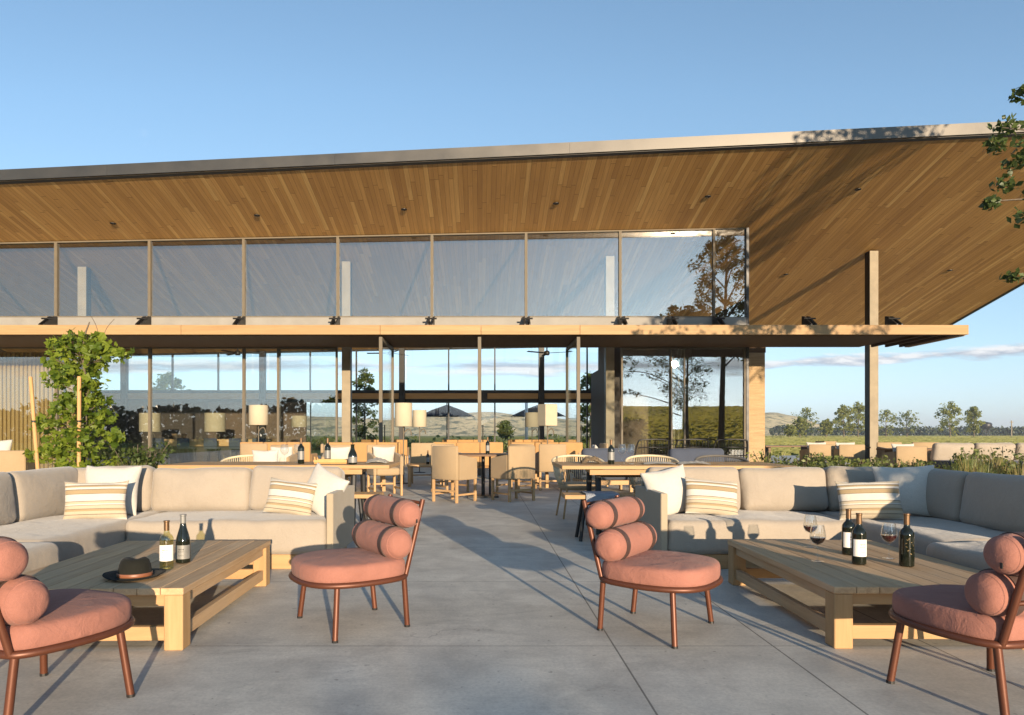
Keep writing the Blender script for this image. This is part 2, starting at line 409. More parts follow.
def leaf(bm, p, L, W, rnd, flat=.0, shape='oval'):
    d = Vector((rnd.gauss(0, 1), rnd.gauss(0, 1), rnd.gauss(0, 1) * (1 - flat))).normalized()
    n_ = Vector((rnd.gauss(0, 1), rnd.gauss(0, 1), rnd.gauss(0, 1) + flat * 2))
    s_ = d.cross(n_)
    if s_.length < 1e-3: return
    s_.normalize(); n_ = s_.cross(d)
    k = rnd.uniform(.5, 1.4); L *= k; W *= k * rnd.uniform(.8, 1.2)
    a = bm.verts.new(p - d * L * .5); b = bm.verts.new(p + d * L * .5 - n_ * L * .12)
    if shape == 'oval':
        c = bm.verts.new(p + s_ * W * .5 - n_ * W * .16); e = bm.verts.new(p - s_ * W * .5 - n_ * W * .16)
        bm.faces.new((a, c, b)); bm.faces.new((a, b, e))
    else:  # lobed
        pts = []
        for sg in (1, -1):
            q1 = bm.verts.new(p - d * L * .18 + s_ * sg * W * .5 - n_ * W * .12)
            q2 = bm.verts.new(p + d * L * .02 + s_ * sg * W * .24 - n_ * W * .02)
            q3 = bm.verts.new(p + d * L * .22 + s_ * sg * W * .42 - n_ * W * .14)
            q4 = bm.verts.new(p + d * L * .26 + s_ * sg * W * .16)
            pts.append((q1, q2, q3, q4))
        for (q1, q2, q3, q4) in pts:
            bm.faces.new((a, q1, q2)); bm.faces.new((a, q2, q3, q4)); bm.faces.new((a, q4, b))
def obj(name, bm, mat, parent=None, smooth=False, loc=None, auto=None):
    bmesh.ops.recalc_face_normals(bm, faces=bm.faces[:]) if not name.startswith(('crown', 'foliage', 'blades', 'leaves')) else None
    me = bpy.data.meshes.new(name); bm.to_mesh(me); bm.free()
    if smooth:
        for p in me.polygons: p.use_smooth = True
    me.materials.append(M[mat] if isinstance(mat, str) else mat)
    o = bpy.data.objects.new(name, me); COL.objects.link(o)
    if parent is not None: o.parent = parent
    if loc is not None: o.location = loc
    if smooth and auto:
        md = o.modifiers.new('wn', 'EDGE_SPLIT'); md.split_angle = math.radians(auto)
    return o
def tag(o, label=None, cat=None, group=None, kind=None):
    if label: o['label'] = label
    if cat: o['category'] = cat
    if group: o['group'] = group
    if kind: o['kind'] = kind
    return o
def thing(name, label, cat, loc=(0, 0, 0), rz=0, group=None):
    o = bpy.data.objects.new(name, None); COL.objects.link(o)
    o.empty_display_size = .2; o.location = loc; o.rotation_euler = (0, 0, rz)
    return tag(o, label, cat, group)
def dup(root, label, loc, rz=0, group=None, scale=None, swap=None):
    r = root.copy(); COL.objects.link(r); r.location = loc; r.rotation_euler = (0, 0, rz)
    if scale: r.scale = scale
    r['label'] = label
    if group: r['group'] = group
    def kids(a, b):
        for ch in list(a.children):
            c = ch.copy(); COL.objects.link(c); c.parent = b
            kids(ch, c)
    kids(root, r); return r
def face_rz(fx, fy): return math.atan2(-fx, fy)
def rotx(a): return Matrix.Rotation(a, 3, 'X')
def roty(a): return Matrix.Rotation(a, 3, 'Y')
def rotz(a): return Matrix.Rotation(a, 3, 'Z')
# ------------------------------------------------------------------ camera, light, sky
cam = bpy.data.cameras.new('camera'); co = bpy.data.objects.new('camera', cam); COL.objects.link(co)
co.location = (0, 0, CAMH); co.rotation_euler = (PI / 2, 0, 0)
cam.sensor_width = 36; cam.lens = 683 / 1024 * 36
cam.shift_x = 30 / 1024; cam.shift_y = 77.5 / 1024
cam.clip_start = .05; cam.clip_end = 6000
S.camera = co
SUN = Vector((.283, -1, .14)).normalized()
sl = bpy.data.lights.new('sun', 'SUN'); sl.energy = 5.0; sl.angle = math.radians(.5); sl.color = (1, .80, .57)
so = bpy.data.objects.new('sun', sl); COL.objects.link(so)
so.rotation_euler = SUN.to_track_quat('Z', 'Y').to_euler(); so.location = (10, -30, 12)
w = bpy.data.worlds.new('World'); S.world = w; w.use_nodes = True
nt = w.node_tree
for n_ in list(nt.nodes): nt.nodes.remove(n_)
n = N(nt)
out = n.add('ShaderNodeOutputWorld'); bg = n.add('ShaderNodeBackground'); bg.inputs[1].default_value = .15
sky = n.add('ShaderNodeTexSky'); sky.sky_type = 'NISHITA'; sky.sun_disc = False
sky.sun_elevation = math.asin(SUN.z); sky.sun_rotation = math.atan2(SUN.x, SUN.y)
sky.air_density = 1.0; sky.dust_density = .3; sky.ozone_density = 2.6; sky.altitude = 60
# clouds: direction -> (x/|y|, z/|y|)
tc = n.add('ShaderNodeTexCoord'); sp = n.add('ShaderNodeSeparateXYZ'); n.link(tc.outputs['Generated'], sp.inputs[0])
ay = n.math('MAXIMUM', n.math('ABSOLUTE', sp.outputs[1]), .05)
u = n.math('DIVIDE', sp.outputs[0], ay); vv = n.math('DIVIDE', sp.outputs[2], ay)
cb = n.add('ShaderNodeCombineXYZ'); n.link(u, cb.inputs[0]); n.link(n.math('MULTIPLY', vv, 7.5), cb.inputs[1]); n.link(n.math('MULTIPLY', sp.outputs[1], 2), cb.inputs[2])
nz = n.noise(cb.outputs[0], 5.5, 8, .6, .25)
# low band of cumulus and streaks
tilt = n.math('SUBTRACT', vv, n.math('MULTIPLY_ADD', n.math('MAXIMUM', n.math('SUBTRACT', u, .4), 0), .06, .101))
band = n.math('SUBTRACT', 1, n.math('MULTIPLY', n.math('ABSOLUTE', tilt), 42), clamp=True)
cl = n.ramp(n.math('ADD', nz, n.math('MULTIPLY_ADD', band, .40, -.34)), [(.40, 0), (.55, 1)])
cb2 = n.add('ShaderNodeCombineXYZ'); n.link(u, cb2.inputs[0]); n.link(n.math('MULTIPLY', vv, 2.2), cb2.inputs[1])
nz2 = n.noise(cb2.outputs[0], 3.4, 7, .62, .5)
wis = n.math('MULTIPLY', n.ramp(nz2, [(.68, 0), (.9, .22)]), n.math('GREATER_THAN', vv, .0))
# shaded underside, bright top: noise read a little higher up
cbs = n.add('ShaderNodeCombineXYZ'); n.link(u, cbs.inputs[0]); n.link(n.math('MULTIPLY_ADD', vv, 7.5, .07), cbs.inputs[1]); n.link(n.math('MULTIPLY', sp.outputs[1], 2), cbs.inputs[2])
nzs = n.noise(cbs.outputs[0], 5.5, 8, .6, .25)
lit = n.ramp(n.math('ADD', n.math('MULTIPLY', n.math('SUBTRACT', nz, nzs), 5), n.math('MULTIPLY_ADD', tilt, 14, .45)), [(.25, (1.45, 1.5, 1.8)), (.9, (3.3, 3.15, 3.1))])
CLK = n.mix(1, lit, (1, 1, 1), 'MULTIPLY')
bw = n.add('ShaderNodeRGBToBW'); n.link(sky.outputs[0], bw.inputs[0])
blue = n.mix(1, n.ramp(n.math('MAXIMUM', vv, 0), [(0, (.62, .79, .90)), (.14, (.57, .86, 1.10)), (.5, (.58, 1.03, 1.60)), (1, (.5, .95, 1.65))]), bw.outputs[0], 'MULTIPLY')
skyc = n.mix(.8, sky.outputs[0], blue)
c = n.mix(n.math('MULTIPLY', cl, .8), skyc, CLK)
c = n.mix(wis, c, (5.2, 4.9, 4.7))
n.link(c, bg.inputs[0]); n.link(bg.outputs[0], out.inputs[0])
S.view_settings.view_transform = 'Standard'; S.view_settings.look = 'None'
S.view_settings.exposure = 1.1; S.view_settings.gamma = 1
S.view_settings.use_curve_mapping = False
S.cycles.max_bounces = 8; S.cycles.transparent_max_bounces = 24
S.cycles.sample_clamp_indirect = 6
S.cycles.use_denoising = True

# ------------------------------------------------------------------ setting
def sheet(name, x0, x1, y0, y1, z, mat, nx=1, ny=1, fn=None, kind='structure'):
    bm = newbm(); V = [[bm.verts.new((x0 + (x1 - x0) * i / nx, y0 + (y1 - y0) * j / ny, 0)) for j in range(ny + 1)] for i in range(nx + 1)]
    for col_ in V:
        for v in col_: v.co.z = z if fn is None else fn(v.co.x, v.co.y)
    for i in range(nx):
        for j in range(ny): bm.faces.new((V[i][j], V[i + 1][j], V[i + 1][j + 1], V[i][j + 1]))
    o = obj(name, bm, mat, None, fn is not None); return tag(o, kind=kind)
sheet('ground', -3000, 3000, -3000, 3000, -.05, 'grass')
bm = newbm(); box2(bm, (-18, -9, -.3), (24, 36, 0)); tag(obj('terrace', bm, 'concrete'), kind='structure')
def slope_h(x, y):
    d = max(0, -45 - y); k = min(1, max(0, (x + 20) / 45)); return -.3 + (min(d, 230) * .062 - max(0, d - 230) * .02) * k * k * (3 - 2 * k) + 1.6 * noise.noise(Vector((x * .012, y * .012, 0))) * min(1, d / 60)
sheet('hillside', -420, 520, -420, -40, 0, 'slope', 60, 40, slope_h)
prof = [(-1.6, 30), (-.9, 26), (-.5, 22), (-.25, 20), (-.12, 19), (0, 25), (.06, 19), (.14, 17), (.3, 24), (.42, 25), (.46, 20), (.50, 11), (.535, 3), (.56, -3), (3, -3)]
def prof_h(t):
    for (a, ha), (b, hb) in zip(prof, prof[1:]):
        if a <= t <= b: k = (t - a) / (b - a); k = k * k * (3 - 2 * k); return ha + (hb - ha) * k
    return -3
def hill_h(x, y):
    t = x / y; k = min(1, max(0, (y - 780) / 170)); k2 = max(0, (y - 960) / 300)
    h = prof_h(t) * 950 / 683 * (k * k * (3 - 2 * k)) * (1 - .5 * k2)
    return h + (4.5 * noise.noise(Vector((x * .008, y * .008, 3))) + 2 * noise.noise(Vector((x * .03, y * .03, 8)))) * k - 1.5
sheet('hills', -1500, 760, 740, 1260, 0, 'hill', 170, 50, hill_h)
# far second ridge seen low over the field on the right
sheet('mountain_ridge', -2600, 2900, 2700, 3000, 0, 'hill', 90, 4, lambda x, y: (14 + 16 * noise.noise(Vector((x * .0016, 0, 5)))) * (1 - abs(y - 2850) / 150) - 1)

# ------------------------------------------------------------------ restaurant building
B = thing('restaurant_building', 'glass fronted restaurant pavilion with a wide cedar soffit roof behind the terrace', 'building')
Zf = 20.5; Zr = 30.0; Zc = 17.9
def roofz(x, y): return CAMH + 10.765 - .23 * y + .02 * x
def edgeY(x): return 17.48 - (x + 12.1) * (1.08 / 25.1)
XL, XR, YB = -27.0, 19.6, 30.25
bm = newbm()
cs = [(XL, edgeY(XL)), (XR, edgeY(XR)), (XR, YB), (XL, YB)]
lo = [bm.verts.new((x, y, roofz(x, y))) for x, y in cs]; hi = [bm.verts.new((x, y, roofz(x, y) + .26)) for x, y in cs]
bm.faces.new(lo)
for i in range(4): bm.faces.new((lo[i], lo[(i + 1) % 4], hi[(i + 1) % 4], hi[i]))
bm.faces.new(list(reversed(hi)))
roof = obj('roof', bm, 'soffit', B)
# metal fascia wraps front and right edge
bm = newbm()
def fasc(p, q, off):
    # band 3mm proud of the slab edge
    P = [Vector((p[0], p[1], 0)), Vector((q[0], q[1], 0))]; d = (P[1] - P[0]).normalized(); o_ = Vector((d.y, -d.x, 0))
    v = []
    for X in P:
        for k, dz in ((.003, .004), (.06, .004), (.06, .275), (.003, .275)):
            y = X + o_ * k; v.append(bm.verts.new((y.x, y.y, roofz(X.x, X.y) + dz)))
    a, b = v[:4], v[4:]
    for i in range(4): bm.faces.new((a[i], a[(i + 1) % 4], b[(i + 1) % 4], b[i]))
    bm.faces.new(a); bm.faces.new(b)
nseg = 8
for i in range(nseg):
    xa = XL + (XR + .06 - XL) * i / nseg; xb = XL + (XR + .06 - XL) * (i + 1) / nseg - .004
    fasc((xa, edgeY(xa)), (xb, edgeY(xb)), 0)
fasc((XR, edgeY(XR)), (XR, YB), 0)
obj('fascia', bm, 'fascia', roof)
bm = newbm()
v = [bm.verts.new((x + (.06 if x > 0 else 0), y - (.06 if y < 20 else 0), roofz(x, y) + .277)) for x, y in cs]; bm.faces.new(v)
obj('roof_covering', bm, 'roofing', roof)
bm = newbm(); P0 = [(XL, edgeY(XL)), (XR, edgeY(XR)), (XR, YB)]; P1 = [(XL, edgeY(XL) + .11), (XR - .11, edgeY(XR) + .11), (XR - .11, YB)]
v0 = [bm.verts.new((x, y, roofz(x, y) - .003)) for x, y in P0]; v1 = [bm.verts.new((x, y, roofz(x, y) - .003)) for x, y in P1]
v2 = [bm.verts.new((x, y, roofz(x, y) - .014)) for x, y in P0]; v3 = [bm.verts.new((x, y, roofz(x, y) - .014)) for x, y in P1]
for i in range(2):
    for p, q in ((v0, v1), (v1, v3), (v3, v2), (v2, v0)): bm.faces.new((p[i], p[i + 1], q[i + 1], q[i]))
obj('shadow_gap_strip', bm, 'black', roof)  # black strip painted in for the shadow gap below the fascia
# recessed soffit lights
for (px, py) in ((113, 223), (257, 215), (404, 209), (556, 203), (708, 196), (858, 189), (786, 274), (950, 270)):
    a = (px - 482) / 683; b = (435 - py) / 683
    y = 10.765 / (b + .23 - .02 * a); x = a * y; z = roofz(x, y)
    bm = newbm(); lathe(bm, [(.085, -.006), (.085, -.02), (.05, -.02), (.045, -.008)], 16, (x, y, z)); obj('downlight', bm, 'black', roof)
# columns
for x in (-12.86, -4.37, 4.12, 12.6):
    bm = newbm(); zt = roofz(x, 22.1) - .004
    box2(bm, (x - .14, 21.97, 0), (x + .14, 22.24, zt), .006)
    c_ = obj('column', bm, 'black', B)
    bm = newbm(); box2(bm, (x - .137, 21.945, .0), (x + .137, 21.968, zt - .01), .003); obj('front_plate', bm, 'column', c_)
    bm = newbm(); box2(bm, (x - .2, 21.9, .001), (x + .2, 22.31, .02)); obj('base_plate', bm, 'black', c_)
mull = [-21.22, -18.4, -15.58, -12.76, -9.96, -7.14, -4.32, -1.50, 1.32, 4.14, 6.96, 7.954]
def window(name, x0, x1, z0a, z0b, z1a, z1b, y, fw=.05, fd=.12, mat='bronze', gm='glass', parent=B):
    """frame with a pane, top and bottom edges may slope"""
    bm = newbm()
    def quadbar(p):   # p: 4 (x,z) corners, extruded in y
        a = [bm.verts.new((x, y - fd / 2, z)) for x, z in p]; b = [bm.verts.new((x, y + fd / 2, z)) for x, z in p]
        for i in range(4): bm.faces.new((a[i], a[(i + 1) % 4], b[(i + 1) % 4], b[i]))
        bm.faces.new(a); bm.faces.new(list(reversed(b)))
    g = .0015; h = fw / 2; X0 = x0 + g; X1 = x1 - g
    quadbar([(X0, z0a), (X0 + h, z0a), (X0 + h, z1a), (X0, z1a)]); quadbar([(X1 - h, z0b), (X1, z0b), (X1, z1b), (X1 - h, z1b)])
    quadbar([(X0 + h + g, z0a), (X1 - h - g, z0b), (X1 - h - g, z0b + h), (X0 + h + g, z0a + h)])
    quadbar([(X0 + h + g, z1a - h), (X1 - h - g, z1b - h), (X1 - h - g, z1b), (X0 + h + g, z1a)])
    f = obj(name, bm, mat, parent)
    bm = newbm()
    p = [(X0 + h, z0a + h), (X1 - h, z0b + h), (X1 - h, z1b - h), (X0 + h, z1a - h)]
    a = [bm.verts.new((x, y - .012, z)) for x, z in p]; b = [bm.verts.new((x, y + .012, z)) for x, z in p]
    for i in range(4): bm.faces.new((a[i], a[(i + 1) % 4], b[(i + 1) % 4], b[i]))
    bm.faces.new(a); bm.faces.new(list(reversed(b)))
    obj('pane', bm, gm, f); return f
CB = 4.60      # clerestory sill
for x0, x1 in zip(mull, mull[1:]):
    window('clerestory_window', x0, x1, CB, CB, roofz(x0, Zf) - .004, roofz(x1, Zf) - .004, Zf, .075 if x0 < 6.9 else .03, .14, 'bronze', 'glassup')
bm = newbm(); box2(bm, (XL, Zf - .08, 3.97), (7.954, Zf + .08, CB - .003)); obj('sill_flashing', bm, 'flash', B)
bm = newbm(); box2(bm, (XL, Zf - .10, 3.715), (7.954, Zf + .10, 3.965)); obj('header_beam', bm, 'black', B)
for x0, x1 in zip(mull[:6], mull[1:7]):
    if x1 <= -6: window('fixed_window', x0, x1, .02, .02, 3.71, 3.71, Zf, .07, .12, 'bronze')
window('fixed_window', -7.14, -6.05, .02, .02, 3.71, 3.71, Zf, .07, .12)
window('sliding_door', -6.1, -4.30, .02, .02, 3.69, 3.69, Zf - .15, .11, .09)
window('sliding_door', 4.14, 5.74, .02, .02, 3.69, 3.69, Zf - .15, .10, .09)
leafd = window('sliding_door', 5.60, 6.02, .03, .03, 3.66, 3.66, Zf - .28, .07, .09)   # leaf tilted back a degree so the sun's glint shows in it
leafd.rotation_euler.x = -.018; leafd.location = (0, (Zf - .28) * (1 - math.cos(.018)), (Zf - .28) * math.sin(.018))
window('sliding_door', 5.86, 7.90, .02, .02, 3.71, 3.71, Zf, .10, .12)
bm = newbm(); box2(bm, (7.905, Zf - .09, 0), (7.98, Zf + .09, roofz(7.95, Zf) - .01)); obj('corner_post', bm, 'black', B)
# pivoting glass doors standing open, at right angles to the facade
for x in (-2.67, -.066, 2.54):
    bm = newbm(); y0, y1, z1 = 17.98, 20.36, 3.665
    box2(bm, (x - .045, y0, .03), (x + .045, y0 + .09, z1), .004); box2(bm, (x - .045, y1 - .09, .03), (x + .045, y1, z1), .004)
    box2(bm, (x - .043, y0 + .092, z1 - .09), (x + .043, y1 - .092, z1)); box2(bm, (x - .043, y0 + .092, .03), (x + .043, y1 - .092, .15))
    d = obj('pivot_door', bm, 'bronze', B)
    bm = newbm(); box2(bm, (x - .012, y0 + .09, .15), (x + .012, y1 - .09, z1 - .09)); obj('pane', bm, 'glass', d)
    bm = newbm(); tube(bm, [(x + .09, y0 + .13, .85), (x + .09, y0 + .13, 1.35)], .014); obj('handle', bm, 'black', d)
# canopy
XC = 12.76
bm = newbm(); segs = [XL, -16, -7.89, -2.67, -.026, 2.57, 7.6, XC]
for a, b in zip(segs, segs[1:]): box2(bm, (a + .004, Zc, 3.715), (b - .004, Zc + .14, 3.965), .004)
can = obj('canopy', bm, 'glulam', B)
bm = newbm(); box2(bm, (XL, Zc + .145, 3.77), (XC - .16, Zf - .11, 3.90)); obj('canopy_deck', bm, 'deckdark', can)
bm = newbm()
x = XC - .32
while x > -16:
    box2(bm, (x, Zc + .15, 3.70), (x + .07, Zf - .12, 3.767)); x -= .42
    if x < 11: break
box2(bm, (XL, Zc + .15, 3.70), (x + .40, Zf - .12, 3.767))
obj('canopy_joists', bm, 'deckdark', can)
bm = newbm(); box2(bm, (XC - .15, Zc + .145, 3.695), (XC, Zf - .11, 3.96), .004); obj('end_beam', bm, 'glulam', can)
bm = newbm(); box2(bm, (XL, Zc + .145, 3.903), (XC - .16, Zf - .11, 3.945)); obj('canopy_roofing', bm, 'flash', can)
for x in mull[2:] + [5.6, 9.62, 12.1]:
    if abs(x - 7.954) < .1: continue
    bm = newbm()
    for dx in (-.09, .05):
        p = [(Zf - .13, 3.95), (Zf - .13, 4.62), (Zf - .26, 4.60), (Zf - .72, 4.30), (Zf - .72, 3.95)]
        a = [bm.verts.new((x + dx, y, z)) for y, z in p]; b = [bm.verts.new((x + dx + .04, y, z)) for y, z in p]
        for i in range(5): bm.faces.new((a[i], a[(i + 1) % 5], b[(i + 1) % 5], b[i]))
        bm.faces.new(a); bm.faces.new(list(reversed(b)))
    tube(bm, [(x - .17, Zf - .45, 4.50), (x + .17, Zf - .45, 4.50)], .025)
    obj('bracket', bm, 'black', can)
bm = newbm(); box2(bm, (7.99, 21.4, 0), (8.87, 22.4, 3.66), .01); obj('pier', bm, 'stone', B)
bm = newbm(); box2(bm, (7.99, 21.42, 3.665), (8.9, 22.38, 3.95)); obj('edge_beam', bm, 'deckdark', B)
# rear wall of windows
rc = [-15.6, -9.57, -3.49, 2.59, 8.67]
xs = []
for a, b in zip(rc, rc[1:]): xs += [a + (b - a) * k / 3 for k in range(3)]
xs = [-21.6, -19.6, -17.6] + xs + [8.67]
for x0, x1 in zip(xs, xs[1:]):
    if x0 > 6.2: continue
    window('rear_upper_window', x0, x1, 3.02, 3.02, roofz(x0, Zr) - .01, roofz(x1, Zr) - .01, Zr, .06, .1, 'black', 'glassrear')
    if x0 > -8.2: window('rear_lower_window', x0, x1, .02, .02, 2.52, 2.52, Zr, .06, .1, 'black', 'glassrear')
for x in rc[:4]:
    bm = newbm(); box2(bm, (x - .12, Zr - .32, 0), (x + .12, Zr - .08, roofz(x, Zr) - .02)); obj('rear_column', bm, 'black', B)
bm = newbm(); box2(bm, (XL, Zr - .06, 2.525), (6.65, Zr + .06, 3.015)); obj('rear_beam_core', bm, 'black', B)
bm = newbm(); s2 = [-21.6, -15.6, -9.57, -6.5, -3.49, .1, 2.59, 6.6]
for a, b in zip(s2, s2[1:]): box2(bm, (a + .14, Zr - .2, 2.66), (b - .14, Zr - .065, 2.90), .004)
obj('rear_beam', bm, 'glulam_far', B)
bm = newbm(); box2(bm, (XL, Zr - .07, 0), (-12.0, Zr + .07, 2.52)); obj('rear_wall', bm, 'darkwall', B)
bm = newbm(); box2(bm, (-12.0, Zr - .08, 0), (-7.72, Zr + .06, 2.52)); obj('rear_wall', bm, 'brownwall', B)
# right hand room: dark walls behind the sliding doors
bm = newbm(); box2(bm, (4.42, 22.9, 0), (4.62, 26.0, 5.4)); box2(bm, (4.42, 26.003, 0), (4.62, 27.7, 3.55)); obj('partition_wall', bm, 'darkwall', B)
bm = newbm(); box2(bm, (4.64, 25.9, 0), (7.95, 26.1, 5.2)); obj('room_wall', bm, 'brownwall', B)
bm = newbm(); box2(bm, (7.955, Zf + .2, 0), (7.985, 26.1, 5.2)); obj('side_wall', bm, 'darkwall', B)
bm = newbm(); box2(bm, (XL, Zf + .2, 0), (-20.5, Zr, 6)); obj('side_wall', bm, 'darkwall', B)
bm = newbm()
x = -17.6
while x < -12.75:
    box2(bm, (x, 21.25, .05), (x + .055, 21.31, 3.66)); x += .13
box2(bm, (-17.7, 21.315, .04), (-12.7, 21.36, 3.66))
obj('batten_wall', bm, 'batten', B)
# ceiling fans
fan0 = None
for i, x in enumerate((-9.3, -3.46, 2.47)):
    lab = ('black ceiling fan above the bar counter, behind the left glass', 'black ceiling fan just right of the left tan column', 'black ceiling fan near the right dark partition')[i]
    if fan0 is None:
        fan0 = f = thing('ceiling_fan', lab, 'fan', (x, 26, 4.2), .25, 'ceiling fans inside the pavilion')
        bm = newbm(); tube(bm, [(0, 0, .06), (0, 0, roofz(x, 26) - 4.2 - .03)], .025); obj('rod', bm, 'black', f)
        bm = newbm(); lathe(bm, [(.001, -.09), (.09, -.08), (.11, -.02), (.1, .06), (.03, .1)], 16); obj('hub', bm, 'black', f, True)
        for k in range(3):
            bm = newbm(); rm = rotz(2 * PI * k / 3)
            box(bm, rm @ Vector((.52, 0, 0)), (.84, .12, .014), .004, rm @ rotx(.2)); obj('blade', bm, 'black', f)
    else: dup(fan0, lab, (x, 26, 4.2), .25 + i * .7)
# ------------------------------------------------------------------ coral lounge chairs
def lounge_chair(label, loc, rz):
    t = thing('lounge_chair', label, 'chair', loc, rz, 'coral lounge chairs round the low tables')
    half = [(0, .338), (.13, .325), (.228, .270), (.285, .165), (.300, .04), (.287, -.09), (.255, -.18), (.19, -.220), (0, -.226)]
    def outline(k=1, z=0, per=5, inset=0):
        P = half + [(-x, y) for x, y in reversed(half[1:-1])]
        out = []
        for p in spline([(x, y, 0) for x, y in P], per):
            c = Vector((0, .06, 0)); d = p - c; L = d.length
            out.append(c + d * ((L - inset) / L) * k + Vector((0, 0, z)))
        return out
    bm = newbm(); tube(bm, outline(1, .288), .0155, 8, True); obj('seat_frame', bm, 'copper', t, True)
    # seat cushion
    bm = newbm(); rings = []
    prof = [(.30, .288), (.10, .286), (.018, .289), (.005, .300), (.0, .318), (-.001, .345), (.0, .366), (.0045, .378), (.015, .387), (.03, .391), (.07, .396), (.15, .402), (.24, .404)]
    for ins, z in prof: rings.append([bm.verts.new(p + Vector((0, 0, .004 * noise.noise(p * 6)))) for p in outline(1, z, 5, ins)])
    n_ = len(rings[0])
    for a, b in zip(rings, rings[1:]):
        for i in range(n_): bm.faces.new((a[i], a[(i + 1) % n_], b[(i + 1) % n_], b[i]))
    bm.faces.new(list(reversed(rings[0]))); bm.faces.new(rings[-1])
    sc_ = obj('seat_cushion', bm, 'coral', t, True)
    for sx in (-1, 1):
        for (tx, ty, fx, fy, nm) in ((.252, .20, .287, .225, 'leg'), (.232, -.20, .222, -.225, 'leg')):
            bm = newbm(); tube(bm, [(sx * tx, ty, .285), (sx * fx, fy, .006)], .0155, 10); l = obj(nm, bm, 'copper', t, True, None, 40)
            bm = newbm(); tube(bm, [(sx * fx, fy, .012), (sx * fx, fy, 0)], .0165, 10); obj('foot', bm, 'black', l)
        bm = newbm(); tube(bm, [(sx * .225, -.212, .288), (sx * .222, -.262, .47), (sx * .215, -.322, .69), (sx * .213, -.328, .71)], .0145, 8); obj('back_post', bm, 'copper', t, True, None, 50)
    bm = newbm(); tube(bm, [(-.222, -.258, .455), (.222, -.258, .455)], .010, 8); obj('crossbar', bm, 'copper', t, True)
    bm = newbm(); tube(bm, [(-.215, -.322, .69), (.215, -.322, .69)], .010, 8); obj('crossbar', bm, 'copper', t, True)
    for (y, z, r, L) in ((-.164, .472, .090, .55), (-.230, .633, .079, .545)):
        bm = newbm(); e = L / 2; k = .045
        pr = [(.001, -e - .012), (r * .4, -e - .010), (r * .62, -e - .003), (r * .76, -e + .010), (r * .86, -e + .026), (r * .935, -e + .046), (r * .985, -e + .072), (r, -e + .10), (r * 1.015, -e * .4), (r * 1.02, 0), (r * 1.015, e * .4), (r, e - .10), (r * .985, e - .072), (r * .935, e - .046), (r * .86, e - .026), (r * .76, e - .010), (r * .62, e + .003), (r * .4, e + .010), (.001, e + .012)]
        mt = Matrix.Rotation(PI / 2, 3, 'Y')
        lathe(bm, pr, 28, (0, y, z), mt); ro = obj('bolster', bm, 'coral', t, True)
        for s_ in (-1, 1):
            bm = newbm(); c_ = s_ * (e - .098)
            lathe(bm, [(r * .99, c_ - .021), (r * 1.045, c_ - .021), (r * 1.045, c_ + .021), (r * .99, c_ + .021)], 28, (0, y, z), mt); obj('strap', bm, 'strap', ro, True, None, 40)
            bm = newbm(); lathe(bm, [(r * .855, s_ * (e - .024)), (r * .885, s_ * (e - .026)), (r * .895, s_ * (e - .030)), (r * .88, s_ * (e - .032))], 28, (0, y, z), mt); obj('seam', bm, 'coral', ro, True)
        bm = newbm(); box(bm, (-e - .009, y - .024, z - .034), (.005, .008, .022)); obj('tag', bm, 'black', ro) if z > .6 else bm.free()
    return t
ch = lounge_chair('coral lounge chair whose back faces the cafe table, beside the left beige sofa arm', (-.731, 3.915, 0), face_rz(-.84, -.543))
dup(ch, 'coral lounge chair in the middle right, between the walkway and the right low table', (.965, 3.825, 0), face_rz(.806, -.592))
dup(ch, 'coral lounge chair at the left edge, next to the low table with the hat', (-1.806, 2.741, 0), face_rz(.43, .9))
dup(ch, 'coral lounge chair at the right edge, next to the low table with three bottles', (2.115, 2.835, 0), face_rz(-.27, .963))

# ------------------------------------------------------------------ low tables
def low_table(label, loc, rz):
    W, D, Ht = 1.04, 1.56, .315
    t = thing('coffee_table', label, 'table', loc, rz, 'low teak tables')
    bm = newbm(); nb = 9; bw = W / nb
    for i in range(nb):
        x0 = -W / 2 + i * bw
        box2(bm, (x0 + .0015, -D / 2 + R.uniform(0, .003), Ht - .036), (x0 + bw - .0015, D / 2, Ht - R.uniform(0, .0012)), .003)
    obj('tabletop', bm, 'tabletop', t)
    for sx in (-1, 1):
        for sy in (-1, 1):
            bm = newbm(); x = sx * (W / 2 - .052); y = sy * (D / 2 - .055); box2(bm, (x - .047, y - .05, 0), (x + .047, y + .05, Ht - .037), .004); obj('leg', bm, 'teakz', t)
        bm = newbm(); x = sx * (W / 2 - .045); box2(bm, (x - .018, -D / 2 + .106, Ht - .095), (x + .018, D / 2 - .106, Ht - .038)); box2(bm, (x - .02, -D / 2 + .106, .045), (x + .02, D / 2 - .106, .115), .003)
        obj('side_rail', bm, 'tabletop', t)
    for sy in (-1, 1):
        y = sy * (D / 2 - .045)
        bm = newbm(); box2(bm, (-W / 2 + .1, y - .018, Ht - .095), (W / 2 - .1, y + .018, Ht - .038)); box2(bm, (-W / 2 + .1, y - .02, .045), (W / 2 - .1, y + .02, .115), .003)
        obj('end_rail', bm, 'teak', t)
    return t
lt = low_table('square legged low teak table holding the dark hat', (-2.035, 4.18, 0), math.radians(1.6))
dup(lt, 'square legged low teak table holding three red wine bottles and glasses', (2.305, 4.215, 0), math.radians(-.8))

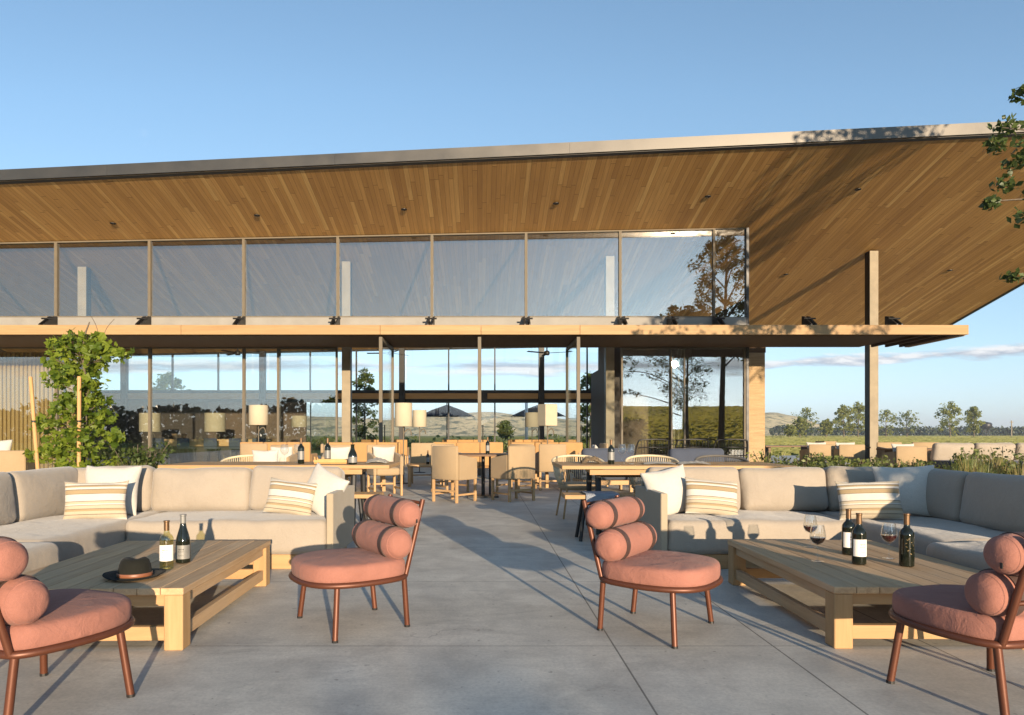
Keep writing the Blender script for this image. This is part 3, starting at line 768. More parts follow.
# ------------------------------------------------------------------ sofas
def sofa(label, s, a, b1, b2, o, name_group):
    """s = side sign, a = inner arm, b1/b2 = cushion breaks, o = outer back line"""
    t = thing('corner_sofa', label, 'sofa', (s * 2.6, 5.9, 0), 0, name_group)
    T = Vector((-s * 2.6, -5.9, 0))
    def P(x, y, z): return Vector((s * x, y, z)) + T
    def bx(bm, x0, x1, y0, y1, z0, z1, bev=.004): box2(bm, P(x0, y0, z0), P(x1, y1, z1), bev)
    i = a - .0
    # plinths
    bm = newbm(); bx(bm, a + .07, b2 - .11, 5.50, 6.36, .0, .118); bx(bm, b2 - .1, o + .12, 4.47, 6.36, 0, .118); bx(bm, b2 - .22, o + .12, 3.32, 4.44, 0, .118); obj('plinth', bm, 'teak', t)
    # panels
    bm = newbm(); bx(bm, a, a + .055, 5.46, 6.38, .10, .612, .006); obj('arm_panel', bm, 'sofapanel', t)
    bm = newbm(); bx(bm, a + .056, b2 - .03, 6.335, 6.385, .10, .655, .006); bx(bm, b2 - .025, o + .17, 6.335, 6.385, .1, .655, .006); obj('back_panel', bm, 'sofapanel', t)
    bm = newbm(); bx(bm, o + .12, o + .17, 4.46, 6.33, .1, .655, .006); bx(bm, o + .12, o + .17, 3.3, 4.45, .1, .655, .006); obj('side_back_panel', bm, 'sofapanel', t)
    def cush(name, x0, x1, y0, y1, z0, z1, r, bul, seed, rot=None, mid=6):
        bm = newbm(); c = P((x0 + x1) / 2, (y0 + y1) / 2, (z0 + z1) / 2)
        rbox(bm, c, (x1 - x0, y1 - y0, z1 - z0), r * .68, bul, rot, .013, seed, 4, mid)
        q = obj(name, bm, 'sofa', t, True); return q
    cush('seat_cushion', a + .06, b2 - .10, 5.46, 6.32, .122, .392, .075, (.0, .006, .016), 1 + s, None, 12)
    cush('seat_cushion', b2 - .095, o + .115, 4.455, 6.32, .122, .392, .085, (0, .0, .014), 3 + s, None, 12)
    cush('seat_cushion', b2 - .25, o + .115, 3.30, 4.425, .122, .396, .085, (0, .0, .014), 5 + s, None, 12)
    lean = rotx(-.16)
    xs = [a + .065, b1, b2, o + .09]
    for k, (x0, x1) in enumerate(zip(xs, xs[1:])):
        cush('back_cushion', x0 + .002, x1 - .002, 6.09, 6.30, .385, .79 - .008 * (k % 2), .085, (0, .05, -.004), 10 + k + s * 3, rotx(-.16 - .03 * ((k * 7 + s) % 3 - 1)) @ roty(.012 * ((k * 5 + s) % 3 - 1)), 10)
    ys = [3.42, 4.40, 5.29, 6.16]
    for k, (y0, y1) in enumerate(zip(ys, ys[1:])):
        bm = newbm(); rbox(bm, P(o + .0, (y0 + y1) / 2, .588), (.21, y1 - y0 - .008, .405), .058, (.045, 0, .004), roty(s * .16), .008, 20 + k + s * 3, 4, 8)
        obj('back_cushion', bm, 'sofa', t, True)
    return t
sofa('beige corner sofa behind the low table with the hat', -1, 1.19, 2.08, 2.965, 3.70, 'beige corner sofas')
sofa('beige corner sofa behind the low table with three bottles, its corner half in shade', 1, 1.43, 2.32, 3.10, 3.80, 'beige corner sofas')
def cushion(name, label, mat, c, w, h, t, rz=0, lean=.28, roll=0, seed=0):
    bm = newbm(); pillow(bm, w, h, t, seed)
    o = obj(name, bm, mat, None, True, c)
    o.rotation_euler = (Matrix.Rotation(rz, 3, 'Z') @ Matrix.Rotation(-lean, 3, 'X') @ Matrix.Rotation(roll, 3, 'Y')).to_euler()
    tag(o, label, 'pillow', 'pillows on the sofas')
cushion('throw_pillow', 'square white pillow upright in the corner of the left sofa', 'white', (-3.18, 5.86, .605), .46, .44, .17, .12, .26, .02, 1)
cushion('throw_pillow', 'striped tan pillow in front of the upright white pillow on the left sofa', 'stripe', (-3.14, 5.56, .545), .49, .32, .15, .2, .2, -.01, 2)
cushion('throw_pillow', 'striped tan pillow tilted against the white pillow by the left sofa arm', 'stripe', (-1.64, 5.86, .54), .43, .31, .15, -.05, .35, .12, 3)
cushion('throw_pillow', 'slanting white pillow against the left sofa arm', 'white', (-1.385, 5.93, .585), .40, .40, .16, -.38, .3, .42, 4)
cushion('throw_pillow', 'white pillow leaning on the right sofa arm behind the coral chair', 'white', (1.63, 5.95, .585), .43, .43, .17, .25, .3, -.18, 5)
cushion('throw_pillow', 'striped tan pillow next to the white pillow at the right sofa arm', 'stripe', (1.96, 5.83, .545), .47, .32, .15, .05, .35, .1, 6)
cushion('throw_pillow', 'striped tan pillow in the corner of the right sofa', 'stripe', (3.13, 5.52, .55), .50, .32, .16, -.15, .25, -.03, 7)
cushion('throw_pillow', 'large white pillow half in shade in the corner of the right sofa', 'white', (3.55, 5.72, .61), .47, .44, .17, -.28, .25, -.04, 8)

# ------------------------------------------------------------------ bottles, glasses, hat
def bottle(label, c, h=.295, r=.037, glass='darkbottle', style='claret', lab='label', mark=True, foil='foil', rz=0, group=None):
    t = thing('wine_bottle', label, 'bottle', c, rz, group)
    k = h / .295
    if style == 'claret': pr = [(.001, .004), (r * .8, .0), (r, .006), (r, .175 * k), (r * .96, .19 * k), (r * .75, .206 * k), (r * .46, .218 * k), (r * .38, .232 * k), (r * .37, .285 * k), (r * .43, .287 * k), (r * .43, .295 * k), (.001, .295 * k)]
    else: pr = [(.001, .004), (r * .8, 0), (r, .006), (r, .125 * k), (r * .93, .150 * k), (r * .72, .185 * k), (r * .5, .215 * k), (r * .4, .24 * k), (r * .36, .285 * k), (r * .43, .287 * k), (r * .43, .295 * k), (.001, .295 * k)]
    bm = newbm(); lathe(bm, pr, 22); obj('glass_body', bm, glass, t, True, None, 50)
    bm = newbm(); zc = .235 * k
    lathe(bm, [(r * .40, zc), (r * .395, .286 * k), (r * .46, .288 * k), (r * .46, .297 * k), (.001, .2975 * k)], 18); obj('capsule', bm, foil, t, True, None, 50)
    if lab:
        z0, z1 = (.05 * k, .148 * k) if style == 'claret' else (.028 * k, .112 * k)
        bm = newbm(); lathe(bm, [(r + .0008, z0), (r + .0008, z1)], 16, (0, 0, 0), None, PI * 1.05, PI * 1.95); lb = obj('label', bm, lab, t, True)
        if mark:
            bm = newbm()
            for row, (zf, hh, nq, sp_) in enumerate(((.70, .0075, 6, .045), (.54, .004, 9, .030), (.26, .003, 8, .030))):   # small print lines
                for q in range(nq):
                    aa = PI * 1.5 + (q - (nq - 1) / 2) * sp_ * 3.1; rr = r + .0016
                    box(bm, (rr * math.cos(aa), rr * math.sin(aa), z0 + (z1 - z0) * zf), (sp_ * .08 * (.6 + .4 * ((q * 7 + row) % 3) / 2) , .0012, hh * (.7 + .3 * (q % 2))), 0, rotz(aa + PI / 2))
            obj('print', bm, 'ink', lb)
    elif mark:
        bm = newbm()
        for q in range(14):
            aa = PI * (1.5 + .2 * math.sin(q * 1.9)); rr = r + .0006
            box(bm, (rr * math.cos(aa), rr * math.sin(aa), k * (.075 + .09 * q / 14)), (.010 - .004 * (q % 3), .0012, .0035), 0, rotz(aa + PI / 2) @ roty(.5 * (-1) ** q))
        obj('emblem', bm, 'gold', t)
    return t
TT = .3155
def wglass(label, c, group='wine glasses on the right low table', wine=True):
    t = thing('wine_glass', label, 'glass', c, 0, group)
    bm = newbm()
    lathe(bm, [(.001, .0), (.036, .001), (.037, .003), (.012, .007), (.0042, .014), (.0036, .085), (.006, .094), (.030, .112), (.044, .135), (.0455, .150), (.040, .19), (.034, .222), (.0332, .222), (.039, .19), (.0442, .150), (.043, .136), (.029, .1135), (.001, .098)], 22)
    g = obj('bowl', bm, 'crystal', t, True, None, 60)
    if wine:
        bm = newbm(); lathe(bm, [(.001, .0995), (.0275, .115), (.0405, .1365), (.0422, .146), (.001, .146)], 22); obj('wine', bm, 'redwine', t, True, None, 50)
    return t
wglass('wine glass with red wine at the far left corner of the right low table', (2.23, 4.64, TT)); 
w0 = bpy.data.objects['wine_glass']
dup(w0, 'wine glass with red wine standing nearest on the right low table', (2.03, 4.13, TT), .4)
dup(w0, 'wine glass with red wine between two labelled bottles and the dark bottle', (2.515, 4.22, TT), 1.1)
G2 = 'red wine bottles on the right low table'
bottle('dark red wine bottle with cream label, standing behind the other labelled bottle', (2.345, 4.37, TT), .29, .0385, group=G2, rz=.1)
bottle('dark red wine bottle with cream label, standing in front of its labelled neighbour', (2.23, 4.04, TT), .30, .0385, group=G2, rz=.05)
bottle('dark wine bottle without a paper label, nearest the pink chair on the right', (2.475, 3.98, TT), .305, .039, lab=None, group=G2)
bottle('clear bottle of white wine with cream label on the low table by the hat', (-1.81, 3.92, TT), .272, .037, 'palewine', 'claret', 'label', True, 'foil', .15)
bottle('dark sloping shouldered bottle with grey label behind the white wine', (-1.79, 4.09, TT), .288, .041, 'darkbottle', 'burgundy', 'greylabel', True, 'greylabel', .1)
h = thing('hat', 'dark felt fedora with brown leather band on the left low table', 'hat', (-1.86, 3.66, TT + .001), .25); h.scale = (.92, .92, .95)
bm = newbm(); rings = []
nA = 40
prof = [(.001, .002), (.08, .002), (.120, .003), (.158, .016), (.165, .0185), (.163, .022), (.125, .010), (.092, .010), (.090, .02), (.087, .045), (.082, .075), (.074, .098), (.058, .112), (.035, .113), (.012, .108), (.001, .107)]
for (r, z) in prof:
    ring = []
    for k in range(nA):
        a = 2 * PI * k / nA; cx, sy = math.cos(a), math.sin(a)
        x = r * cx * 1.02; y = r * sy * .90; zz = z
        if .1 < r and z > .009: zz += .010 * (abs(cx) ** 2) - .010 * max(0, -sy)
        if z > .06:
            f = (z - .06) / .055
            zz -= .015 * f * math.exp(-(x / .030) ** 2) * (.55 + .45 * (y / .08 + .5))
            if sy < 0: x *= 1 - .22 * f * abs(sy)
        ring.append(bm.verts.new((x, y, zz)))
    rings.append(ring)
for a, b in zip(rings, rings[1:]):
    for k in range(nA): bm.faces.new((a[k], a[(k + 1) % nA], b[(k + 1) % nA], b[k]))
obj('felt_body', bm, 'felt', h, True)
bm = newbm(); pts = [(.0925 * 1.02 * math.cos(2 * PI * k / 40), .0925 * .9 * math.sin(2 * PI * k / 40), .0) for k in range(40)]
ra = [[bm.verts.new((x * q, y * q, z)) for x, y, _ in pts] for q, z in ((1.0, .011), (1.012, .012), (1.0, .030), (.985, .031))]
for a, b in zip(ra, ra[1:]):
    for k in range(40): bm.faces.new((a[k], a[(k + 1) % 40], b[(k + 1) % 40], b[k]))
obj('band', bm, 'band', h, True)

# ------------------------------------------------------------------ canvas armchairs, cafe table
def canvas_chair(label, loc, rz, pillow_=False, group='tan canvas armchairs'):
    t = thing('canvas_armchair', label, 'chair', loc, rz, group)
    bm = newbm(); box2(bm, (-.27, -.27, .36), (.27, -.215, .905), .018); obj('backrest', bm, 'canvas', t, True, None, 50)
    for s_ in (-1, 1):
        bm = newbm(); 
        a = [(-.212, .36), (.26, .36), (.26, .70), (-.05, .745), (-.212, .765)]
        v0 = [bm.verts.new((s_ * .215, y, z)) for y, z in a]; v1 = [bm.verts.new((s_ * .27, y, z)) for y, z in a]
        for i in range(5): bm.faces.new((v0[i], v0[(i + 1) % 5], v1[(i + 1) % 5], v1[i]))
        bm.faces.new(v0); bm.faces.new(list(reversed(v1)))
        bmesh.ops.bevel(bm, geom=bm.edges[:], offset=.012, segments=2, affect='EDGES')
        obj('arm', bm, 'canvas', t, True, None, 50)
        for y in (-.243, .23):
            bm = newbm(); box2(bm, (s_ * .243 - .02, y - .02, 0), (s_ * .243 + .02, y + .02, .362), .004); obj('leg', bm, 'teakz', t)
        bm = newbm(); box2(bm, (s_ * .243 - .012, -.222, .11), (s_ * .243 + .012, .209, .14)); obj('stretcher', bm, 'teak', t)
    bm = newbm(); box2(bm, (-.222, -.255, .17), (.222, -.232, .2)); obj('stretcher', bm, 'teak', t)
    bm = newbm(); rbox(bm, (0, .025, .43), (.425, .47, .13), .04, (0, 0, .02), None, .003, 2); obj('seat_cushion', bm, 'canvas', t, True)
    if pillow_:
        pass
    return t
cc = canvas_chair('tan canvas armchair with its back to the walkway, left of the dark cafe table', (-.445, 11.15, 0), face_rz(.61, .79))
c2 = 'tan canvas armchairs'
dup(cc, 'tan canvas armchair with its lower half in shade, right of the dark cafe table', (.51, 11.30, 0), face_rz(-.56, .83))
dup(cc, 'tan canvas armchair beyond the dark cafe table on its left, facing the walkway', (-.6, 12.95, 0), face_rz(.62, -.78))
dup(cc, 'tan canvas armchair with a white pillow beyond the cafe table on its right', (.62, 13.0, 0), face_rz(-.6, -.8))
ct = thing('cafe_table', 'dark topped cafe table on a black post between the canvas chairs', 'table', (.02, 12.02, 0))
bm = newbm(); box2(bm, (-.46, -.46, .715), (.46, .46, .75), .004); obj('tabletop', bm, 'walnut', ct)
bm = newbm(); tube(bm, [(-.0, 0, .03), (0, 0, .714)], .032, 12); tube(bm, [(.12, .05, .03), (.12, .05, .714)], .02, 10); obj('post', bm, 'black', ct)
bm = newbm(); box2(bm, (-.27, -.27, 0), (.27, .27, .028), .006); obj('base', bm, 'black', ct)
def pil(label, c, w=.42, h=.36, t=.14, rz=0, mat='white', lean=.2, seed=0, grp='pillows on the armchairs'):
    bm = newbm(); pillow(bm, w, h, t, seed, 10); o = obj('throw_pillow', bm, mat, None, True, c)
    o.rotation_euler = (Matrix.Rotation(rz, 3, 'Z') @ Matrix.Rotation(-lean, 3, 'X')).to_euler(); tag(o, label, 'pillow', grp); return o
pil('white pillow on the canvas armchair beyond the cafe table', (.70, 12.97, .70), rz=.65 + PI, seed=3, lean=.25)

# ------------------------------------------------------------------ long dining tables and benches
def dining_table(label, loc, L=2.45, D=1.06):
    t = thing('dining_table', label, 'table', loc, 0, 'long oak dining tables')
    bm = newbm(); nb = 6
    for i in range(nb): box2(bm, (-L / 2 + R.uniform(0, .004), -D / 2 + i * D / nb + .002, .715), (L / 2, -D / 2 + (i + 1) * D / nb - .002, .755), .004)
    obj('tabletop', bm, 'dtop', t)
    for s_ in (-1, 1):
        bm = newbm(); x = s_ * (L / 2 - .42)
        box2(bm, (x - .03, -D / 2 + .12, .645), (x + .03, D / 2 - .12, .713)); obj('cross_bar', bm, 'teak', t)
        for sy in (-1, 1):
            bm = newbm(); tube(bm, [(x, sy * .3, .645), (x, sy * .38, 0)], .033, 8); obj('leg', bm, 'black', t)
    bm = newbm(); box2(bm, (-L / 2 + .46, -.03, .60), (L / 2 - .46, .03, .643)); box2(bm, (-L / 2 + .3, -D / 2 + .03, .655), (L / 2 - .3, -D / 2 + .055, .708)); obj('stretcher', bm, 'teak', t)
    return t
dining_table('long oak dining table behind the left sofa, holding three bottles', (-2.25, 7.85, 0), 2.5, .98)
dining_table('long oak dining table behind the right sofa, holding one bottle', (2.1, 7.78, 0), 2.5, 1.06)
def bench(label, loc, L=2.0):
    t = thing('dining_bench', label, 'bench', loc, 0, 'oak benches at the dining tables')
    bm = newbm()
    for i in range(3): box2(bm, (-L / 2, -.17 + i * .115, .43), (L / 2, -.17 + i * .115 + .111, .472), .004)
    obj('seat', bm, 'dtop', t)
    for s_ in (-1, 1):
        for sy in (-1, 1):
            bm = newbm(); tube(bm, [(s_ * (L / 2 - .22), sy * .08, .43), (s_ * (L / 2 - .16), sy * .15, 0)], .019, 8); obj('leg', bm, 'black', t)
    return t
bench('oak bench pulled up to the left dining table, half hidden by the sofa', (-2.05, 7.16, 0), 2.0)
bench('oak bench with a blue grey throw in front of the right dining table', (1.84, 7.08, 0), 2.0)
bm = newbm()
V = []
for i in range(13):
    row = []
    for j in range(17):
        u_, v_ = i / 12 - .5, j / 16 - .5
        y = 7.08 + v_ * .52; x = 1.22 + u_ * .34
        z = .486 + .004 * noise.noise(Vector((x * 14, y * 14, 0)))
        if abs(y - 7.08) > .19: z = .486 - (abs(y - 7.08) - .19) * 3.4; y = 7.08 + (.19 + (abs(v_ * .52) - .19) * .12) * (1 if v_ > 0 else -1)
        row.append(bm.verts.new((x, y, z)))
    V.append(row)
for i in range(12):
    for j in range(16): bm.faces.new((V[i][j], V[i + 1][j], V[i + 1][j + 1], V[i][j + 1]))
bmesh.ops.solidify(bm, geom=bm.faces[:], thickness=.006)
tag(obj('throw', bm, 'throw', None, True), 'blue grey throw folded over the bench of the right dining table', 'throw')
def rope_chair(label, loc, rz, rope='rope', group='woven rope tub chairs'):
    t = thing('rope_chair', label, 'chair', loc, rz, group)
    arc = [(.34 * math.sin(a), -.30 * math.cos(a), .80 - .16 * (abs(a) / 2.2) ** 2) for a in [(-2.1 + 4.2 * k / 24) for k in range(25)]]
    bm = newbm(); tube(bm, arc, .016, 8); obj('rim', bm, rope, t, True)
    bm = newbm()
    for k in range(49):
        a = -2.1 + 4.2 * k / 48
        top = Vector((.34 * math.sin(a), -.30 * math.cos(a), .80 - .16 * (abs(a) / 2.2) ** 2)); bot = Vector((.25 * math.sin(a), -.23 * math.cos(a), .40))
        tube(bm, [top, (top + bot) / 2 + Vector((.02 * math.sin(a), -.02 * math.cos(a), 0)), bot], .0055, 5)
    obj('rope_back', bm, rope, t, True)
    bm = newbm(); lathe(bm, [(.001, .37), (.24, .37), (.27, .39), (.265, .43), (.22, .455), (.001, .46)], 24); obj('seat_cushion', bm, 'canvas' if rope == 'rope' else 'bluegrey', t, True)
    for sx in (-1, 1):
        for y in (-.18, .2):
            bm = newbm(); tube(bm, [(sx * .19, y * .9, .385), (sx * .25, y * 1.15, 0)], .013, 8); obj('leg', bm, 'teakz', t)
    return t
rc0 = rope_chair('pale rope tub chair beyond the left dining table', (-3.1, 9.0, 0), PI + .05)
gR = 'woven rope tub chairs'
dup(rc0, 'pale rope tub chair beyond the right dining table, left of the bottle', (1.27, 9.0, 0), PI + .1)
dup(rc0, 'pale rope tub chair beyond the right dining table, right of the bottle', (2.24, 9.0, 0), PI - .08)
rope_chair('shade-darkened rope tub chair in shade beyond the right dining table', (3.15, 8.95, 0), PI - .05, 'ropeshaded')
pil('white pillow on the pale rope chair beyond the left dining table', (-2.83, 8.92, .72), .34, .34, .13, PI + .1, seed=5, lean=.1)
# things on the dining tables
DT = .7555
G3 = 'bottles on the left dining table'
bottle('dark red wine bottle at the left on the left dining table', (-2.04, 7.70, DT), .285, .037, group=G3, lab='greylabel', mark=False)
bottle('dark wine bottle behind the wooden tray on the left dining table', (-1.83, 8.10, DT), .285, .037, group=G3, lab='greylabel', mark=False)
bottle('short dark bottle with broad shoulders at the right end of the left dining table', (-1.43, 7.55, DT), .22, .05, 'darkbottle', 'burgundy', 'greylabel', False, 'darkbottle', group=G3)
bottle('dark wine bottle alone on the right dining table', (1.44, 7.62, DT), .27, .037, lab='greylabel', mark=False)
t = thing('serving_tray', 'orange wooden tray with handles on the left dining table', 'tray', (-1.71, 7.83, DT))
bm = newbm(); box2(bm, (-.19, -.12, 0), (.19, .12, .015), .004)
for s_ in (-1, 1): box2(bm, (-.19, s_ * .12 - .008, .016), (.19, s_ * .12 + .008, .045)); 
obj('tray_board', bm, 'leather', t)
for s_ in (-1, 1):
    bm = newbm(); tube(bm, [(s_ * .185, -.07, .016), (s_ * .195, -.06, .07), (s_ * .195, .06, .07), (s_ * .185, .07, .016)], .008); obj('handle', bm, 'leather', t)
wglass('empty wine glass at the left on the left dining table', (-2.24, 7.75, DT), 'glasses on the dining tables', False)
e0 = bpy.data.objects['wine_glass.003']
dup(e0, 'empty wine glass just left of the dark bottle on the left dining table', (-2.16, 8.0, DT))
dup(e0, 'empty wine glass right of the bottle on the right dining table', (1.60, 7.8, DT)); dup(e0, 'second empty wine glass right of the bottle, nearer the sofa, right dining table', (1.68, 7.7, DT))
def cloth(label, c, w, d, hgt, seed, mat='white'):
    bm = newbm(); n_ = 14; V = []
    for i in range(n_ + 1):
        row = []
        for j in range(n_ + 1):
            u_, v_ = 2 * i / n_ - 1, 2 * j / n_ - 1; e = max(0, 1 - (u_ * u_ + v_ * v_) * .6)
            row.append(bm.verts.new((u_ * w / 2 * (1 + .1 * noise.noise(Vector((u_ * 2, v_ * 2, seed)))), v_ * d / 2, .004 + hgt * e * (.45 + .6 * abs(noise.noise(Vector((u_ * 2.2 + seed, v_ * 2.2, 1))))))))
        V.append(row)
    for i in range(n_):
        for j in range(n_): bm.faces.new((V[i][j], V[i + 1][j], V[i + 1][j + 1], V[i][j + 1]))
    bmesh.ops.solidify(bm, geom=bm.faces[:], thickness=.003)
    tag(obj('napkin', bm, mat, None, True, c), label, 'napkin')
cloth('crumpled white napkin at the right end of the left dining table', (-1.2, 7.85, DT), .24, .2, .10, 1)
cloth('white napkin lying on the right dining table behind the striped pillow', (1.96, 7.6, DT), .34, .22, .045, 2)
cloth('white folded cloth further along the right dining table', (2.34, 7.6, DT), .34, .22, .05, 5)
cloth('small straw hat on the right dining table left of the bottle', (1.24, 7.75, DT), .22, .2, .14, 8, 'canvas')

# ------------------------------------------------------------------ lounge groups under the canopy
def lounge_sofa(label, loc, rz, Wd=1.7, mat='tan', group='low tan sofas under the canopy'):
    t = thing('lounge_sofa', label, 'sofa', loc, rz, group)
    for k in range(3):
        w3 = Wd / 3; bm = newbm(); rbox(bm, (-Wd / 2 + w3 * (k + .5), -.36 + .006 * (k % 2), .62), (w3 - .006, .13, .58), .03, (0, .015, 0), None, .006, 1 + k); obj('backrest', bm, mat, t, True)
    for s_ in (-1, 1):
        bm = newbm(); rbox(bm, (s_ * (Wd / 2 - .06), .03, .46), (.12, .68, .32), .03, (0, 0, 0), None, .002, 2); obj('arm', bm, mat, t, True)
        for y in (-.36, .32):
            bm = newbm(); box2(bm, (s_ * (Wd / 2 - .06) - .025, y - .025, 0), (s_ * (Wd / 2 - .06) + .025, y + .025, .315), .003); obj('leg', bm, 'teakz', t)
    bm = newbm(); rbox(bm, (0, .03, .36), (Wd - .26, .68, .17), .04, (0, 0, .02), None, .003, 3); obj('seat_cushion', bm, mat, t, True)
    return t
LG = 'low tan sofas under the canopy'
ls = lounge_sofa('low tan sofa seen from behind, left of the left tan column', (-5.0, 16.9, 0), 0)
dup(ls, 'low tan sofa seen from behind, right of the left tan column', (-2.75, 16.4, 0), 0)
dup(ls, 'low tan sofa seen from behind, straight beyond the cafe table', (-.35, 16.9, 0), .03)
dup(ls, 'low tan sofa seen from behind, beyond the shaded canvas chair', (1.55, 16.6, 0), -.04)
dup(ls, 'low tan sofa deep inside the pavilion, in line with the left column', (-3.6, 25.5, 0), 0)
dup(ls, 'low tan sofa deep inside the pavilion, in line with the cafe table', (-.6, 25.2, 0), 0)
dup(ls, 'low tan sofa deep inside the pavilion, near the dark partition', (1.8, 25.6, 0), 0)
for lab, x, y, rz in (('tan canvas armchair with a white pillow, leftmost behind the left dining table', -3.55, 12.0, PI - .1), ('tan canvas armchair with a white pillow behind the three bottles', -2.55, 12.1, PI + .15),
                      ('tan canvas armchair with a white pillow behind the short dark bottle', -1.75, 12.3, PI + .4)):
    dup(cc, lab, (x, y, 0), rz)
    pil('white pillow on the armchair ' + ('leftmost' if x < -3 else 'behind the three bottles' if x < -2 else 'behind the short dark bottle') + ' past the left dining table', (x + .1 * math.sin(rz), y + .10, .70), rz=rz, seed=x, lean=.25)
dup(cc, 'tan canvas armchair seen from behind near the left edge, by the young tree', (-7.75, 11.2, 0), .25, scale=(1.25, 1.1, .92))
pil('white pillow on the armchair near the left edge by the young tree', (-7.86, 11.0, .80), .5, .42, rz=.3, seed=9)
def slab_sofa(label, loc, rz=0, Wd=1.0):
    t = thing('lounge_sofa', label, 'sofa', loc, rz, 'blue grey lounge seats by the sliding doors')
    bm = newbm(); rbox(bm, (0, -.3, .58), (Wd, .2, .5), .07, (0, .03, 0), rotx(-.1), .006, 4); obj('back_cushion', bm, 'bluegrey', t, True)
    bm = newbm(); rbox(bm, (0, .1, .33), (Wd, .7, .2), .06, (0, 0, .02), None, .004, 5); obj('seat_cushion', bm, 'bluegrey', t, True)
    bm = newbm(); box2(bm, (-Wd / 2, -.38, .14), (Wd / 2, .44, .225), .004); obj('frame', bm, 'teak', t)
    for sx in (-1, 1):
        for y in (-.3, .36):
            bm = newbm(); box2(bm, (sx * (Wd / 2 - .05) - .025, y - .025, 0), (sx * (Wd / 2 - .05) + .025, y + .025, .138)); obj('leg', bm, 'teakz', t)
    return t
s0 = slab_sofa('blue grey lounge seat left of the sliding doors, behind the rope chairs', (2.35, 13.2, 0), .1)
dup(s0, 'blue grey lounge seat in front of the sliding doors, behind the shade-darkened rope chair', (4.0, 13.0, 0), -.05)
st = thing('side_table', 'low pale side table between the blue grey lounge seats', 'table', (3.15, 12.9, 0))
bm = newbm(); box2(bm, (-.35, -.3, .52), (.35, .3, .555), .004); obj('tabletop', bm, 'flash', st)
for sx in (-1, 1):
    for sy in (-1, 1):
        bm = newbm(); box2(bm, (sx * .3 - .02, sy * .25 - .02, 0), (sx * .3 + .02, sy * .25 + .02, .518)); obj('leg', bm, 'black', st)
# dark cane chairs in front of the right sliding doors
cane0 = None
for i, x in enumerate((4.75, 5.9, 7.05)):
    lab = 'black cane armchair before the sliding doors, ' + ('left of its two neighbours', 'between its two neighbours', 'right of its two neighbours')[i]
    if cane0 is None:
        cane0 = t = thing('cane_chair', lab, 'chair', (x, 19.3, 0), .1, 'black cane armchairs before the sliding doors')
        bm = newbm(); arc = [(-.46, .15, .0), (-.47, -.1, .55), (-.44, -.25, .86), (-.36, -.30, .94), (0, -.33, .96), (.36, -.30, .94), (.44, -.25, .86), (.47, -.1, .55), (.46, .15, 0)]
        tube(bm, spline(arc, 5, False), .022, 8); tube(bm, [(-.43, -.22, .72), (0, -.3, .74), (.43, -.22, .72)], .015); tube(bm, [(-.44, -.15, .5), (0, -.26, .5), (.44, -.15, .5)], .014); obj('frame', bm, 'black', t, True)
        bm = newbm()
        for k in range(9): tube(bm, [(-.36 + .09 * k, -.30, .95), (-.34 + .085 * k, -.26, .42)], .007, 5)
        obj('cane_back', bm, 'black', t)
        bm = newbm(); rbox(bm, (0, .05, .40), (.78, .62, .12), .04, (0, 0, .02)); obj('seat_cushion', bm, 'bluegrey', t, True)
        for sx in (-1, 1):
            bm = newbm(); tube(bm, [(sx * .36, -.24, .36), (sx * .38, -.32, 0)], .018); obj('leg', bm, 'black', t)
    else: dup(cane0, lab, (x, 19.3 + .1 * i, 0), .1 - .1 * i)
# lamps with drum shades
def lamp(label, px, y, ztop, zbot, rad, square=False):
    x = (px - 482) / 683 * y
    t = thing('floor_lamp', label, 'lamp', (x, y, 0), .0, 'drum shade lamps')
    bm = newbm()
    if square:
        a = rad; box2(bm, (-a, -a, zbot), (a, a, ztop), .01)
    else: lathe(bm, [(rad * .98, zbot), (rad, zbot + .005), (rad, ztop - .005), (rad * .98, ztop), (rad * .96, ztop), (rad * .97, zbot)], 28)
    obj('lamp_shade', bm, 'shade', t, not square, None, 50)
    bm = newbm(); tube(bm, spline([(0, 0, .02), (0, 0, zbot - .30), (.03, 0, zbot - .12), (.12, 0, zbot - .06), (.17, 0, zbot - .13), (.17, 0, zbot - .2)], 4, False), .014); tube(bm, [(0, 0, zbot - .3), (0, 0, zbot + .1)], .012); obj('stem', bm, 'bronze', t, True)
    bm = newbm(); lathe(bm, [(.17, 0), (.17, .018), (.02, .03)], 20); obj('base', bm, 'black', t)
    if square: t.rotation_euler.z = .5
    return t
lamp('cream drum lamp left of the sliding door frames, the largest on that side', 258.5, 17.2, 1.83, 1.33, .235)
lamp('smaller cream drum lamp between the two left door frames', 299, 23.5, 1.74, 1.35, .26)
lamp('tall cream drum lamp in front of its shorter neighbour, above the cafe chairs', 403.5, 15.2, 1.79, 1.27, .195)
lamp('shorter cream drum lamp behind the tall one, above the cafe chairs', 419.5, 19.6, 1.79, 1.31, .20)
lamp('square cream lamp shade in the sun near the right open glass door', 547.5, 15.8, 1.79, 1.29, .165, True)
lamp('cream drum lamp behind the square lamp shade', 532, 22.5, 1.82, 1.34, .225)
lamp('dim cream lamp behind the glass above the bar counter, right of two', 215, 25.5, 1.9, 1.2, .37)
lamp('dim cream lamp behind the glass by the young tree, left of two', 150, 25.5, 1.9, 1.2, .37)
